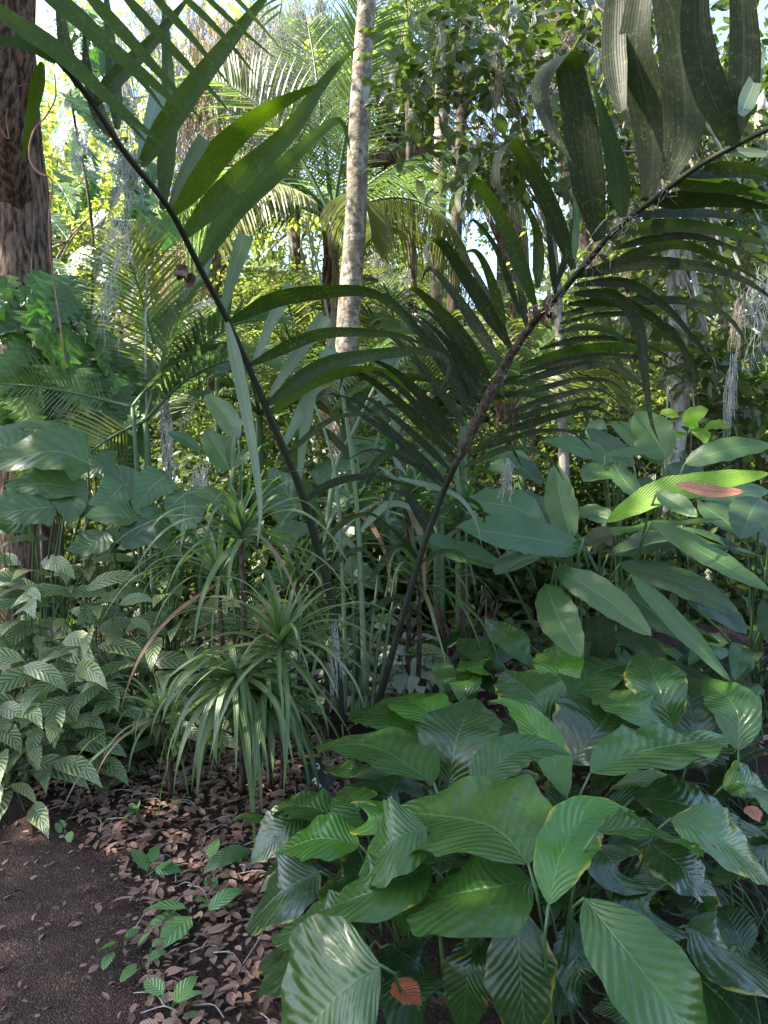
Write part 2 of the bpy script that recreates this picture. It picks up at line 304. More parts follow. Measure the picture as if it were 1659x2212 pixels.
def pathmat():
    s = NT('path_gravel'); v = s.n('ShaderNodeTexVoronoi'); v.inputs['Scale'].default_value = 95; s.l(s.pos(), v.inputs['Vector']); v.inputs['Scale'].default_value = 170
    sp = s.n('ShaderNodeSeparateColor'); s.l(v.outputs['Color'], sp.inputs[0]); n1 = s.noise(2.2, 5, s.pos()); n2 = s.noise(180, 3, s.pos()); n5 = s.noise(25, 4, s.pos())
    col = s.mix(sp.outputs[0], (.034, .017, .012), (.095, .048, .034)); col = s.mix(s.step(sp.outputs[1], .88, .95), col, (.19, .12, .085))
    col = s.mix(s.math('MULTIPLY', s.step(n1, .35, .65), .6), col, (.050, .022, .014)); col = s.mix(s.math('MULTIPLY', s.step(n5, .45, .6), .5), col, (.03, .018, .014))
    h = s.math('ADD', s.math('MULTIPLY', v.outputs['Distance'], -1.), s.math('ADD', s.math('MULTIPLY', n2, .5), n5))
    return s.out(col, .85, s.bump(h, .9, .012), spec=.3)
M['soil'] = groundmat(); M['path'] = pathmat()
def rockmat():
    s = NT('rock'); n1 = s.noise(9, 6, s.pos(), .7); n2 = s.noise(45, 4, s.pos(), .7)
    col = s.mix(n1, (.014, .009, .007), (.05, .03, .024)); col = s.mix(s.step(n2, .55, .75), col, (.12, .075, .06))
    return s.out(col, .95, s.bump(s.math('ADD', n1, s.math('MULTIPLY', n2, .5)), 1., .03), spec=.15)
M['rock'] = rockmat()
M['sign'] = NT('black_label').out((.01, .012, .014), .35); M['white'] = NT('white_lettering').out((.75, .77, .8), .5)
M['stone'] = leafmat('gravel_stone', (.035, .02, .015), (.14, .085, .065), (.1, .1, .1), .01, .8)

# ------------------------------------------------------------------ ground and path
def axis(lo, hi, fine_lo, fine_hi, st):
    a = list(np.arange(fine_lo, fine_hi, st)); x = fine_lo; d = st
    while x > lo: d *= 1.35; x -= d; a.insert(0, x)
    x = a[-1]; d = st
    while x < hi: d *= 1.35; x += d; a.append(x)
    return np.array(a)
ax_ = axis(-150, 150, -3, 3, .12); ay_ = axis(-60, 250, .5, 8, .12)
V = [(x, y, gz(x, y)) for y in ay_ for x in ax_]; nxg = len(ax_)
F = np.array([(j*nxg+i, j*nxg+i+1, (j+1)*nxg+i+1, (j+1)*nxg+i) for j in range(len(ay_)-1) for i in range(nxg-1)])
mesh('ground', V, F, M['soil'], kind='structure')
PB = [PZ(u, v, 0)[:2] for u, v in ((-700, 1560), (0, 1690), (110, 1745), (215, 1830), (280, 1930), (300, 2040), (310, 2130), (335, 2230), (360, 2500), (420, 3200))]
def path_edge(y):
    ys = [p[1] for p in PB][::-1]; xs = [p[0] for p in PB][::-1]; return float(np.interp(y, ys, xs))
ys = np.arange(-1.0, 4.2, .04); V = []; nn = 30
for y in ys:
    xe = path_edge(y)+.025*math.sin(y*31)+.02*math.sin(y*73+1)+random.uniform(-.01, .01)
    for i in range(nn+1):
        t = i/nn; x = -4.5+(xe+4.5)*t**.6; V.append((x, y, .012+.004*math.sin(x*9+y*5)-.010*(t > .98)))
F = np.array([(j*(nn+1)+i, j*(nn+1)+i+1, (j+1)*(nn+1)+i+1, (j+1)*(nn+1)+i) for j in range(len(ys)-1) for i in range(nn)])
mesh('path', V, F, M['path'], kind='structure')

# ------------------------------------------------------------------ builders for vegetation
def tree(label, base, pts, radii, crown, group=None, bark='bark_grey', mat='cr_mid', n=3000, size=.10, tmpl=LEAF4, ncl=40, clr=.6, name='tree', cat='tree', limbs=6, ratio=.45, seed=0, droop=.35, parts=None, ns=12):
    """pts: trunk path; crown: list of (centre, radii(3)) blobs"""
    r = np.random.default_rng(seed+11); t = thing(name, label, cat, base, group)
    mb = tube(pts, radii, ns, 22, bump=.04)
    cs = []; wsum = np.array([c[1][0]*c[1][1]*c[1][2] for c in crown]) ** .67; wsum /= wsum.sum()
    for q in range(ncl):
        c = crown[r.choice(len(crown), p=wsum)]; d = nrm(r.normal(size=3)); cs.append(np.array(c[0])+d*np.array(c[1])*r.uniform(.35, 1)**.6)
    cs = np.array(cs); P0 = np.asarray(pts[-1], float); allp = smooth_path(pts, 22)
    for q in range(min(limbs, ncl)):
        e = cs[q*max(1, ncl//limbs) % ncl]; s0 = allp[r.integers(9, 20)]
        dd = np.linalg.norm(allp-e, axis=1)
        m = (s0+e)/2+np.array([0, 0, .15*np.linalg.norm(e-s0)]); tube([s0, m, e], [radii[-1]*.75, radii[-1]*.35, radii[-1]*.12], 6, 9, mb)
        for w_ in range(2):
            e2 = cs[r.integers(ncl)]; 
            if np.linalg.norm(e2-m) < np.linalg.norm(e-s0)*1.2: tube([m, (m+e2)/2+r.normal(size=3)*.15, e2], [radii[-1]*.3, radii[-1]*.18, radii[-1]*.06], 5, 7, mb)
    mb.build('trunk', M[bark], t)
    per = n//ncl; C = []; D = []; Nn = []
    for c in cs:
        k = max(3, int(per*r.uniform(.5, 1.5))); off = r.normal(size=(k, 3))*clr*r.uniform(.35, .65)*np.array([1, 1, .7]); C.append(c+off)
        D.append(nrm(off)+r.normal(size=(k, 3))*.6+np.array([0, 0, -droop])); Nn.append(r.normal(size=(k, 3))*.55+np.array([0, 0, 1.]))
    C = np.concatenate(C); k = len(C); L = size*r.uniform(.6, 1.25, k)
    bulk('crown', C, np.concatenate(D), np.concatenate(Nn), L, L*ratio*r.uniform(.8, 1.2, k), tmpl, M[mat], t)
    return t
def frond(name, parent, base, d0, length, mat, n=32, lw=.03, ll=.45, arch=.6, vang=.25, droop=.5, seed=0, side=None, stalk=.15, rmat='stem', tw=0., ns=4):
    """pinnate frond as one mesh: spine bending down by 'arch', n leaflets a side"""
    r = np.random.default_rng(seed); d = nrm(np.asarray(d0, float)); p = [np.asarray(base, float)]; K = 14
    for i in range(K):
        d = nrm(d+np.array([0, 0, -arch/K*(.4+1.6*i/K)])); p.append(p[-1]+d*length/K)
    p = smooth_path(p, 30); T = tangents(p); mb = MB(); tube(p, [.013*length, .008*length, .003*length], 5, None, mb, 1)
    hz = nrm(np.cross(T[3], WUP)) if side is None else nrm(np.asarray(side, float))
    for i in range(n):
        t = stalk+(1-stalk)*(i+.5)/n; q = t*29; a = int(q); f = q-a; a2 = min(29, a+1); c = p[a]*(1-f)+p[a2]*f; tt = T[a]
        sd = nrm(hz-tt*np.dot(hz, tt)); up = np.cross(sd, tt); up = up if up[2] > 0 or abs(up[2]) < .2 else -up
        s_ = math.sin(math.pi*min(1, (t-stalk)/(1-stalk)*.93+.07))**.55; L = ll*(.35+.65*s_)*r.uniform(.92, 1.06)
        for sg in (-1, 1):
            fw = .35+.75*t; dd = nrm(sd*sg+tt*fw+up*(vang+r.normal()*.05)+r.normal(size=3)*.03)
            e1 = c+dd*L*.5; dd2 = nrm(dd+np.array([0, 0, -droop*.5])); e2 = e1+dd2*L*.3; dd3 = nrm(dd2+np.array([0, 0, -droop*.7])); e3 = e2+dd3*L*.25
            pp = np.array([c, c+dd*L*.2, e1, e2, e3]); ws = np.array([.35, 1, .9, .55, .05])*lw/2
            nn_ = nrm(tt+up*.9); S = nrm(np.cross(tangents(pp), nn_)); Nv = np.cross(S, tangents(pp))
            V = np.concatenate([pp-S*ws[:, None]+Nv*ws[:, None]*.5, pp, pp+S*ws[:, None]+Nv*ws[:, None]*.5]); FF = []
            for j in range(4): FF += [(j, j+5, j+6, j+1), (j+5, j+10, j+11, j+6)]
            U = [(0, j/4) for j in range(5)]+[(.5, j/4) for j in range(5)]+[(1, j/4) for j in range(5)]
            mb.add(V, FF, U, r.random())
    return mb.build(name, [M[mat], M[rmat]], parent)
def moss(label, top, length, width, n=26, mat='moss', r0=.0016, group='spanish moss hanging from the branches', seed=0, base=None):
    r = np.random.default_rng(seed+5); t = MB(); top = np.asarray(top, float)
    for i in range(n):
        L = length*r.uniform(.35, 1); k = 9; x = r.normal()*width*.3; y = r.normal()*width*.3; st = r.uniform(0, .35)*(length-L*.3); p = []
        for j in range(k):
            x += r.normal()*width*.16; y += r.normal()*width*.16; p.append(top+np.array([x, y, -st-L*j/k]))
        tube(p, [r0, r0*1.1, r0*.6], 3, 14, t)
        for q in range(5):
            a = np.array(p[r.integers(1, k-1)]); e = a+np.array([r.normal()*width*.35, r.normal()*width*.3, -abs(r.normal())*width*.5]); tube([a, (a+e)/2+r.normal(size=3)*width*.12, e], [r0*.9, r0*.5], 3, 4, t)
    o = t.build('spanish_moss', M[mat], None); o.location = (0, 0, 0); tag(o, label, 'moss', group); return o
# ------------------------------------------------------------------ peace lily clumps, leaf by leaf: pixel path of the midrib, heights at its ends, width in pixels
def petiole(mb, a, T, root, r=.0035, mi=1, lift=.25):
    a = np.asarray(a); root = np.asarray(root); L = np.linalg.norm(a-root)
    tube([root, root*.6+a*.4+np.array([0, 0, lift*L*.4]), a-T*min(.03, L*.12)-WUP*min(.03, L*.08), a], [r*1.5, r*1.1, r], 6, 9, mb, mi)
def lilyleaf(parent, px, z0, z1, wd, mat='lily', root=None, roll=0, fold=.22, wave=.05, label=None, up=.75, tilt=0, nx=8, side=None, prof=pf_lily, tear=0, arch=.05):
    n = len(px); zz = [z0+(z1-z0)*i/(n-1)+arch*math.sin(math.pi*i/(n-1)) for i in range(n)]
    pts = [PZ(u, v, z) for (u, v), z in zip(px, zz)]; mb = MB(); c = pts[n//2]; tc = nrm(CAMP-c)
    nh = tc*(1-up)+WUP*up+RT*tilt
    leaf(mb, pts, wd*.89, nh, None, prof, 30, nx, fold, wave, random.uniform(3, 7), 0, None, True, roll+random.uniform(-.15, .15), tear)
    if root is not None: petiole(mb, pts[0], nrm(np.array(pts[1])-pts[0]), root)
    return mb.build('leaf', [M[mat], M['stem']], parent, label=label)
def clump(name, label, cat, root, rows, group=None):
    t = thing(name, label, cat, root, group); r = np.array(root)
    for row in rows:
        kw = dict(row[4]) if len(row) > 4 else {}
        b0 = PZ(row[0][0][0], row[0][0][1], row[1]); q0 = PZ(row[0][1][0], row[0][1][1], row[1]); away = nrm(np.array([b0[0]-q0[0], b0[1]-q0[1], 0]))
        rt = b0*.75+r*.25+away*.10; rt[2] = 0
        lilyleaf(t, row[0], row[1], row[2], row[3], root=rt, **kw)
    return t
D_ = dict
front = [
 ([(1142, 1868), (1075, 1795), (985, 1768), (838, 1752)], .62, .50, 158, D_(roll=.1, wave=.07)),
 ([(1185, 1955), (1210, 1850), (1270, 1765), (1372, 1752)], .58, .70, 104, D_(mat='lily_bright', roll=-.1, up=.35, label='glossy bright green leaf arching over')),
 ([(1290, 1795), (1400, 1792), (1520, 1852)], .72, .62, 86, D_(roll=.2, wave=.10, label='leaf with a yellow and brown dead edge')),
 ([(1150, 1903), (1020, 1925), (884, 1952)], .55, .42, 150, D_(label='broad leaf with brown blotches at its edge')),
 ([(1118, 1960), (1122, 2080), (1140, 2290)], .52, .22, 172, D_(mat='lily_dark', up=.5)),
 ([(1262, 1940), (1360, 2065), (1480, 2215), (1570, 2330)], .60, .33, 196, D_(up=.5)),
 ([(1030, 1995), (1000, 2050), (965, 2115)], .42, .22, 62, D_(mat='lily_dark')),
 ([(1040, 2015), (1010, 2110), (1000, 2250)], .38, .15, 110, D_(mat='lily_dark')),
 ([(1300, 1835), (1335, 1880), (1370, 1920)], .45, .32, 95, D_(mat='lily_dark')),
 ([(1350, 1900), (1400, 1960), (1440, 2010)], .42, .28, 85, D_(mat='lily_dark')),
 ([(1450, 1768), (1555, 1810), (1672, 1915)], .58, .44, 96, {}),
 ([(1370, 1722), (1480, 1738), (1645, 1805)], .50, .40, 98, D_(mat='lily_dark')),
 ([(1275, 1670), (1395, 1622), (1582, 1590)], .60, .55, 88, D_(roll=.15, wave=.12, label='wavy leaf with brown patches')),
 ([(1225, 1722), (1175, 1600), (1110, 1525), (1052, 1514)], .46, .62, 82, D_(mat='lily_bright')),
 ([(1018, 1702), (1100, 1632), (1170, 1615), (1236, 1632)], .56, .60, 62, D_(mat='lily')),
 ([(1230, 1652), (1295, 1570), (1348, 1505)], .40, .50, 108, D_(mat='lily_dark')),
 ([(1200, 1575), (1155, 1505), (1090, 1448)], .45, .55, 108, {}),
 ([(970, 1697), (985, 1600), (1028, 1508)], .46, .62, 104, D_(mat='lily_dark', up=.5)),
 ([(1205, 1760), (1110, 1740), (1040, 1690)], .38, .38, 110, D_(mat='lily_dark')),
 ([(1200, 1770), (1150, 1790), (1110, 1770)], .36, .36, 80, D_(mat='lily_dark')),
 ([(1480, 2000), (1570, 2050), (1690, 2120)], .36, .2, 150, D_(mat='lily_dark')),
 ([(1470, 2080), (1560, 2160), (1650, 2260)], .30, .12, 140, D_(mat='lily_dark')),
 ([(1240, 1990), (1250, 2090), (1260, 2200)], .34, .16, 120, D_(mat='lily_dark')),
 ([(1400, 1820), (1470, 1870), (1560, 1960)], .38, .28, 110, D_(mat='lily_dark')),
]
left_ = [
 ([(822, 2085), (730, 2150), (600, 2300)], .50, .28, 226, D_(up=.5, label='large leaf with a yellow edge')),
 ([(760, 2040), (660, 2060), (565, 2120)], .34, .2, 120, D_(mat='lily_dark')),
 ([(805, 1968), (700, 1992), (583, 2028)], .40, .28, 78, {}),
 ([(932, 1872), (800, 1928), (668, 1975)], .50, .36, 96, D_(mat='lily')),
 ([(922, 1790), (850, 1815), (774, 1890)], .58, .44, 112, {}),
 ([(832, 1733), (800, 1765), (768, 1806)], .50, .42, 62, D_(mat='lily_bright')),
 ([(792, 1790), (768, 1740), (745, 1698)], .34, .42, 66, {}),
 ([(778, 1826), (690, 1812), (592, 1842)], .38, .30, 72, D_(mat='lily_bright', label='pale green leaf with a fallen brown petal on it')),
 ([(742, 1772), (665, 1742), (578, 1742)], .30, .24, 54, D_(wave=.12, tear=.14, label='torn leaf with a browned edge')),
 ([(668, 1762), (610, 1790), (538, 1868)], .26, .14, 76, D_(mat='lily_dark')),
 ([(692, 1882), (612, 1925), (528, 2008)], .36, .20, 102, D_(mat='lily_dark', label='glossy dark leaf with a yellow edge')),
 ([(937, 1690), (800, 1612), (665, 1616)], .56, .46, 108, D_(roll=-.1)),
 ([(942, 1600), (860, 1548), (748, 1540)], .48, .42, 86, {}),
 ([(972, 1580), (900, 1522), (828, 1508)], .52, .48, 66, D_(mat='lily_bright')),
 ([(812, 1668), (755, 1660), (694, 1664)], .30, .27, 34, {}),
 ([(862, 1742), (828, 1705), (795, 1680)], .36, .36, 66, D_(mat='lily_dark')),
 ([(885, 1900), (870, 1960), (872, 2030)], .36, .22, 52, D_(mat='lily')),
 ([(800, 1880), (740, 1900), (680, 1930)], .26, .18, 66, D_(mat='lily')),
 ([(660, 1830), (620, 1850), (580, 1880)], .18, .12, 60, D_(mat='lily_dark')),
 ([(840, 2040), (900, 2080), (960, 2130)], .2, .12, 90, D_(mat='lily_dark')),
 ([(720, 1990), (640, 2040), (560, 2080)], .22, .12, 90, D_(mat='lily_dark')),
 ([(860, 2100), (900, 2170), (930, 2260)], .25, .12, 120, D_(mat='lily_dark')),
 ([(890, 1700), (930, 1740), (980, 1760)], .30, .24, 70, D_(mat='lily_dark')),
]
back = [
 ([(1455, 1577), (1422, 1485), (1383, 1405)], .46, .66, 116, D_(up=.35)),
 ([(1595, 1622), (1588, 1530), (1518, 1462)], .46, .62, 112, D_(up=.4)),
 ([(1500, 1605), (1490, 1520), (1462, 1450)], .40, .54, 74, D_(mat='lily_dark')),
 ([(1205, 1502), (1208, 1440), (1198, 1392)], .48, .62, 74, D_(mat='lily_bright', up=.45, label='glossy leaf with a yellow rim')),
 ([(1160, 1450), (1110, 1390), (1048, 1335)], .48, .62, 62, {}),
 ([(1218, 1517), (1285, 1455), (1368, 1430)], .50, .56, 68, {}),
 ([(1436, 1577), (1368, 1528), (1272, 1490)], .50, .54, 60, {}),
 ([(1097, 1450), (1045, 1412), (988, 1378)], .44, .50, 38, {}),
 ([(975, 1517), (962, 1470), (955, 1418)], .36, .48, 58, D_(mat='lily')),
 ([(1012, 1532), (1005, 1480), (1000, 1438)], .36, .46, 62, {}),
 ([(1062, 1460), (1035, 1438), (1005, 1425)], .46, .48, 36, D_(mat='lily_bright')),
 ([(1085, 1510), (1065, 1480), (1030, 1455)], .36, .42, 36, D_(mat='palm')),
 ([(1640, 1560), (1610, 1500), (1560, 1465)], .40, .52, 90, D_(mat='lily_dark')),
 ([(1560, 1700), (1610, 1690), (1680, 1730)], .34, .30, 60, {}),
 ([(1480, 1660), (1500, 1620), (1545, 1590)], .34, .34, 70, D_(mat='lily_dark')),
 ([(1340, 1640), (1390, 1660), (1450, 1700)], .34, .30, 80, D_(mat='lily_dark')),
 ([(1110, 1560), (1080, 1590), (1050, 1640)], .34, .30, 60, D_(mat='lily_dark')),
 ([(1330, 1500), (1370, 1470), (1420, 1455)], .4, .44, 60, D_(mat='lily_dark')),
]
def rp(u, v, dy=0): q = PZ(u, v, 0); return (float(q[0]), float(q[1])+dy, 0.)
T_front = clump('peace_lily', 'large clump of broad glossy ribbed leaves filling the bottom right corner', 'plant', rp(1225, 1960), front)
T_left = clump('peace_lily', 'spreading clump of ribbed leaves with yellow edges beside the fallen leaf litter', 'plant', rp(850, 1900), left_)
T_back = clump('peace_lily', 'farther clump of upright ribbed leaves in front of the reddish rock', 'plant', rp(1330, 1620), back)
def filler(parent, root, n, hmin, hmax, Lr, Wr, mat, prof=pf_lily, spread=.12, out=(.1, .35), az=(0, 6.283), cap=100, droop=.5, seed=0, nx=6, wave=.05, fold=.2, k=14, name='leaf', pr=.0028, rise=.5, face=0.):
    r = np.random.default_rng(seed)
    for i in range(n):
        a = r.uniform(*az); rr = r.uniform(*out); h = r.uniform(hmin, hmax)*(1-.35*rr/out[1]); rt = np.array(root)+np.array([r.normal()*spread*.6, r.normal()*spread*.6, 0])
        dirh = np.array([math.cos(a), math.sin(a), 0]); b = rt+dirh*rr+np.array([0, 0, h]); L = r.uniform(*Lr); e = r.uniform(-.1, rise)
        d = nrm(dirh*math.cos(e)+WUP*math.sin(e)); d2 = nrm(d-WUP*droop*.6); d3 = nrm(d-WUP*droop*1.5)
        pts = [b, b+d*L*.35, b+d*L*.35+d2*L*.35, b+d*L*.35+d2*L*.35+d3*L*.3]; mb = MB()
        m_ = mat if isinstance(mat, str) else mat[r.integers(len(mat))]
        leaf(mb, pts, L*r.uniform(*Wr)/2, WUP+np.array([0, -face, 0])+r.normal(size=3)*.35, None, prof, k, nx, fold, wave, 4); petiole(mb, b, nrm(d), rt, pr)
        mb.build(name, [M[m_], M['stem']], parent)
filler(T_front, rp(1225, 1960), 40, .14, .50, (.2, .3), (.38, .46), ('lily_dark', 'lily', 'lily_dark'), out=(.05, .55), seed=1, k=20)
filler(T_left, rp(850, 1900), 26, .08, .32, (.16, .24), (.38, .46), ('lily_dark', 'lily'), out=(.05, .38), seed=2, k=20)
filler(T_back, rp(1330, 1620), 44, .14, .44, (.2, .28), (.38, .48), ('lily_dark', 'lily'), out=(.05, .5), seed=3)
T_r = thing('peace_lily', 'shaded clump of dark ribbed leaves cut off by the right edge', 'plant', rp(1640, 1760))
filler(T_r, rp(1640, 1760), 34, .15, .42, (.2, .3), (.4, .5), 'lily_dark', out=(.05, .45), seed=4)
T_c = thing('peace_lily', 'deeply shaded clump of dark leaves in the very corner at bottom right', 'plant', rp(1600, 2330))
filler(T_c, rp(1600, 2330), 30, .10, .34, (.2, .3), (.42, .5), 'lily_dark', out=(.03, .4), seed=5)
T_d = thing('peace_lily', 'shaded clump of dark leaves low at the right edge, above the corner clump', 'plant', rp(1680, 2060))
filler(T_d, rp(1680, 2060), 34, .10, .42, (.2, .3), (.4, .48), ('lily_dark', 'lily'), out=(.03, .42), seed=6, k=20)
# lone dead leaves lying on the lily leaves
def dead(label, px, z, wd, mat, cat='fallen leaf'):
    mb = MB(); pts = [PZ(u, v, z) for u, v in px]; leaf(mb, pts, wd, WUP*.7+nrm(CAMP-pts[0])*.5, None, pf_lily, 12, 6, .3, .1, 3, pxw=True)
    tag(mb.build('fallen_leaf', M[mat]), label, cat)
dead('orange-brown fallen leaf lying low among the dark leaves at the bottom', [(855, 2115), (880, 2145), (912, 2172)], .32, 27, 'orange_leaf')
dead('small pale fallen leaf hanging beneath the broad lily leaves', [(790, 1955), (805, 1965), (822, 1972)], .36, 17, 'brown_leaf')
dead('pinkish brown fallen leaf on the dark leaf near the right edge', [(1612, 1742), (1625, 1754), (1640, 1776)], .45, 16, 'brown_leaf')
dead('tiny curled orange fallen leaf on the pale green lily leaf', [(694, 1795), (706, 1802), (720, 1800)], .375, 11, 'orange_leaf')

# ------------------------------------------------------------------ big paddle-leaved clump, right middle
def dleaf(parent, px, d, wd, mat, up=.5, root=None, tilt=0, roll=0, fold=.26, wave=.07, nx=6, prof=pf_paddle, name='leaf', k=22, pr=.006, side=None, label=None, lift=.25, tear=0):
    n = len(px); dd = [d[0]+(d[1]-d[0])*i/(n-1) for i in range(n)] if len(d) == 2 else d
    pts = [P(u, v, q) for (u, v), q in zip(px, dd)]; mb = MB(); tc = nrm(CAMP-pts[n//2])
    leaf(mb, pts, wd, tc*(1-up)+WUP*up+RT*tilt, side, prof, k, nx, fold, wave, random.uniform(1.5, 3.5), 0, None, True, roll+random.uniform(-.35, .35), tear)
    if root is not None: petiole(mb, pts[0], nrm(pts[1]-pts[0]), root, pr, lift=lift)
    return mb.build(name, [M[mat], M['stem']], parent, label=label)
gp = lambda u, d: (float((u-CU)/FPX*d), float(d), 0.)
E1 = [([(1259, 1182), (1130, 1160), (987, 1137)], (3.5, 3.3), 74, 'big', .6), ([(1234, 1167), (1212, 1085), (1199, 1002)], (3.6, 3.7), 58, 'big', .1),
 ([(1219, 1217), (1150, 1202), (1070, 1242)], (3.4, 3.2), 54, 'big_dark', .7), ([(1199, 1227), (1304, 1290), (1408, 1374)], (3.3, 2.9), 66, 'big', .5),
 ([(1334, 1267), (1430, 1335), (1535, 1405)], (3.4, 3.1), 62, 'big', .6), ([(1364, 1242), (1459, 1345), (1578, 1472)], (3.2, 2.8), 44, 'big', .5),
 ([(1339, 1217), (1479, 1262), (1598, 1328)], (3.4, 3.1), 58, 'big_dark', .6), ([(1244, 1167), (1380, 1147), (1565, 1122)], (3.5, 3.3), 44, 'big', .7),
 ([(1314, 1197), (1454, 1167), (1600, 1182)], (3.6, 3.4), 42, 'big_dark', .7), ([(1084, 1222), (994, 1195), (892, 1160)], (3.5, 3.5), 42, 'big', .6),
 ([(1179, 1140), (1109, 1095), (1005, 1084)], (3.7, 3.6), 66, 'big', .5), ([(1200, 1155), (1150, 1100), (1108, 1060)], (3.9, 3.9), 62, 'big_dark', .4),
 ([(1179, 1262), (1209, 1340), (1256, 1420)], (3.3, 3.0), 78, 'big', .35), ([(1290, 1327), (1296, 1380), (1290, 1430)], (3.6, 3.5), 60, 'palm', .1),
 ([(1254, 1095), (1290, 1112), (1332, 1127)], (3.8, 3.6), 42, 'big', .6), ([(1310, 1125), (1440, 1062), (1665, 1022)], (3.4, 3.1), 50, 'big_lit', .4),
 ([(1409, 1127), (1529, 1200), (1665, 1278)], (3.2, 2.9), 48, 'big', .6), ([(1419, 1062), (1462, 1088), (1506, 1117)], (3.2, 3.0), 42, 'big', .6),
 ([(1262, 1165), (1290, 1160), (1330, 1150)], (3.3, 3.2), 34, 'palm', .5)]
t = thing('calathea_clump', 'tall clump with long smooth paddle leaves spreading low at right centre', 'plant', gp(1262, 3.9))
filler(t, gp(1262, 3.95), 16, .35, .80, (.36, .52), (.24, .30), ('big', 'big_dark'), pf_paddle, .10, (.05, .5), (math.pi*.9, math.pi*2.1), droop=.5, seed=31, face=.2, k=18, pr=.005, rise=.15)
for px, d, wd, m, up in E1: dleaf(t, px, d, wd*1.08, m, up, gp(px[0][0]*.35+1262*.65+random.uniform(-30, 30), 3.95))
E2 = [([(1324, 1005), (1296, 1020), (1262, 1040)], (4.1, 3.9), 48, 'big', .5), ([(1324, 1002), (1350, 1040), (1386, 1080)], (4.0, 3.8), 48, 'big', .5),
 ([(1329, 997), (1260, 970), (1175, 950)], (4.2, 4.2), 46, 'big', .6), ([(1370, 1007), (1325, 970), (1267, 925)], (4.2, 4.3), 46, 'big_dark', .4),
 ([(1439, 992), (1410, 940), (1372, 890)], (4.2, 4.3), 80, 'big', .2), ([(1432, 1002), (1380, 950), (1318, 912)], (4.3, 4.3), 52, 'big', .4),
 ([(1309, 982), (1370, 978), (1436, 976)], (4.0, 4.0), 22, 'big', .6), ([(1479, 1002), (1569, 972), (1668, 962)], (4.0, 3.9), 50, 'big', .5),
 ([(1340, 1060), (1385, 1050), (1440, 1055)], (4.3, 4.2), 40, 'big_dark', .6), ([(1300, 950), (1290, 930), (1300, 905)], (4.5, 4.5), 40, 'big', .3),
 ([(1150, 1000), (1090, 985), (1040, 990)], (4.4, 4.4), 44, 'big', .6), ([(1175, 1040), (1120, 1010), (1055, 1015)], (4.3, 4.2), 50, 'big_dark', .6), ([(1440, 1050), (1480, 1020), (1520, 1030)], (4.4, 4.3), 44, 'big_dark', .6)]
t = thing('calathea_clump', 'smaller paddle-leaved clump behind, just left of the grey tree trunk', 'plant', gp(1370, 4.6))
for px, d, wd, m, up in E2: dleaf(t, px, d, wd, m, up, gp(1370+random.uniform(-50, 50), 4.6))
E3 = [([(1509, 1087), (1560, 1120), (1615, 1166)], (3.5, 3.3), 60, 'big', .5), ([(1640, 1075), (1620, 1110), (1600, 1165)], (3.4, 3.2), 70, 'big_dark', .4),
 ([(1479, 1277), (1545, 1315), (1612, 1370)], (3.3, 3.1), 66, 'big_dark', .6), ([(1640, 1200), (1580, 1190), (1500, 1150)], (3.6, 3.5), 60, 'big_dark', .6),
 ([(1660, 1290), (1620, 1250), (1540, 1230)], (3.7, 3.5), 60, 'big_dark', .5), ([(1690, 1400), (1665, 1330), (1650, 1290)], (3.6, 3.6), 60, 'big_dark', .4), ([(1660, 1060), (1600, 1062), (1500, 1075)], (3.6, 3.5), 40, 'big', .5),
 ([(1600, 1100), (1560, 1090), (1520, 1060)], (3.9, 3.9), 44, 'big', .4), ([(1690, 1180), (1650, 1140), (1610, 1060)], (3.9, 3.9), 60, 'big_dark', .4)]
t = thing('calathea_clump', 'dark paddle-leaved clump above the reddish rock at the right edge', 'plant', gp(1640, 4.0))
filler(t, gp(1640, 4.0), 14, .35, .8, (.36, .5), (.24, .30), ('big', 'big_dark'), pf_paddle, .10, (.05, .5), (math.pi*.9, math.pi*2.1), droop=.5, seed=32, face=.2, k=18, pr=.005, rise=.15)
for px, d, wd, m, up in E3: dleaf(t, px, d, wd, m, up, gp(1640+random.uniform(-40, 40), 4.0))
mb = MB(); leaf(mb, [P(1459, 1046, 3.1), P(1540, 1062, 3.1), P(1610, 1062, 3.05)], 28, nrm(CAMP-P(1540, 1060, 3.1))*.6+WUP*.4, None, pf_round, 14, 6, .2, .1, 3, pxw=True)
tag(mb.build('dead_leaf', M['brown_leaf']), 'long brown dead leaf resting on the bright yellow-green paddle leaf', 'fallen leaf')

# ------------------------------------------------------------------ left: elephant ears and others
FL = [([(190, 1000), (110, 975), (-45, 1015)], (3.9, 3.7), 92, 'heart', .35, pf_heart), ([(150, 940), (80, 920), (-10, 925)], (4.0, 3.9), 26, 'heart', .6, pf_heart),
 ([(192, 1062), (100, 1045), (5, 1050)], (3.8, 3.7), 52, 'heart', .4, pf_lily), ([(62, 1072), (20, 1090), (-40, 1095)], (3.7, 3.6), 60, 'heart', .4, pf_heart),
 ([(60, 1120), (20, 1130), (-30, 1125)], (3.7, 3.6), 50, 'heart', .5, pf_heart)]
FL += [([(120, 1095), (60, 1100), (-20, 1110)], (3.65, 3.55), 70, 'heart', .4, pf_heart), ([(40, 985), (0, 960), (-50, 960)], (4.2, 4.2), 80, 'heart', .3, pf_heart), ([(225, 1100), (160, 1095), (90, 1115)], (3.8, 3.7), 44, 'heart', .6, pf_lily), ([(130, 1050), (150, 1085), (150, 1135)], (3.8, 3.6), 60, 'heart', .3, pf_heart)]
t = thing('elephant_ear', 'elephant ear plant with overlapping matte green leaves cut by the left edge', 'plant', gp(60, 4.1))
for px, d, wd, m, up, pf in FL: dleaf(t, px, d, wd*1.35, m, up, gp(60+random.uniform(-40, 60), 4.1), prof=pf, wave=.06)
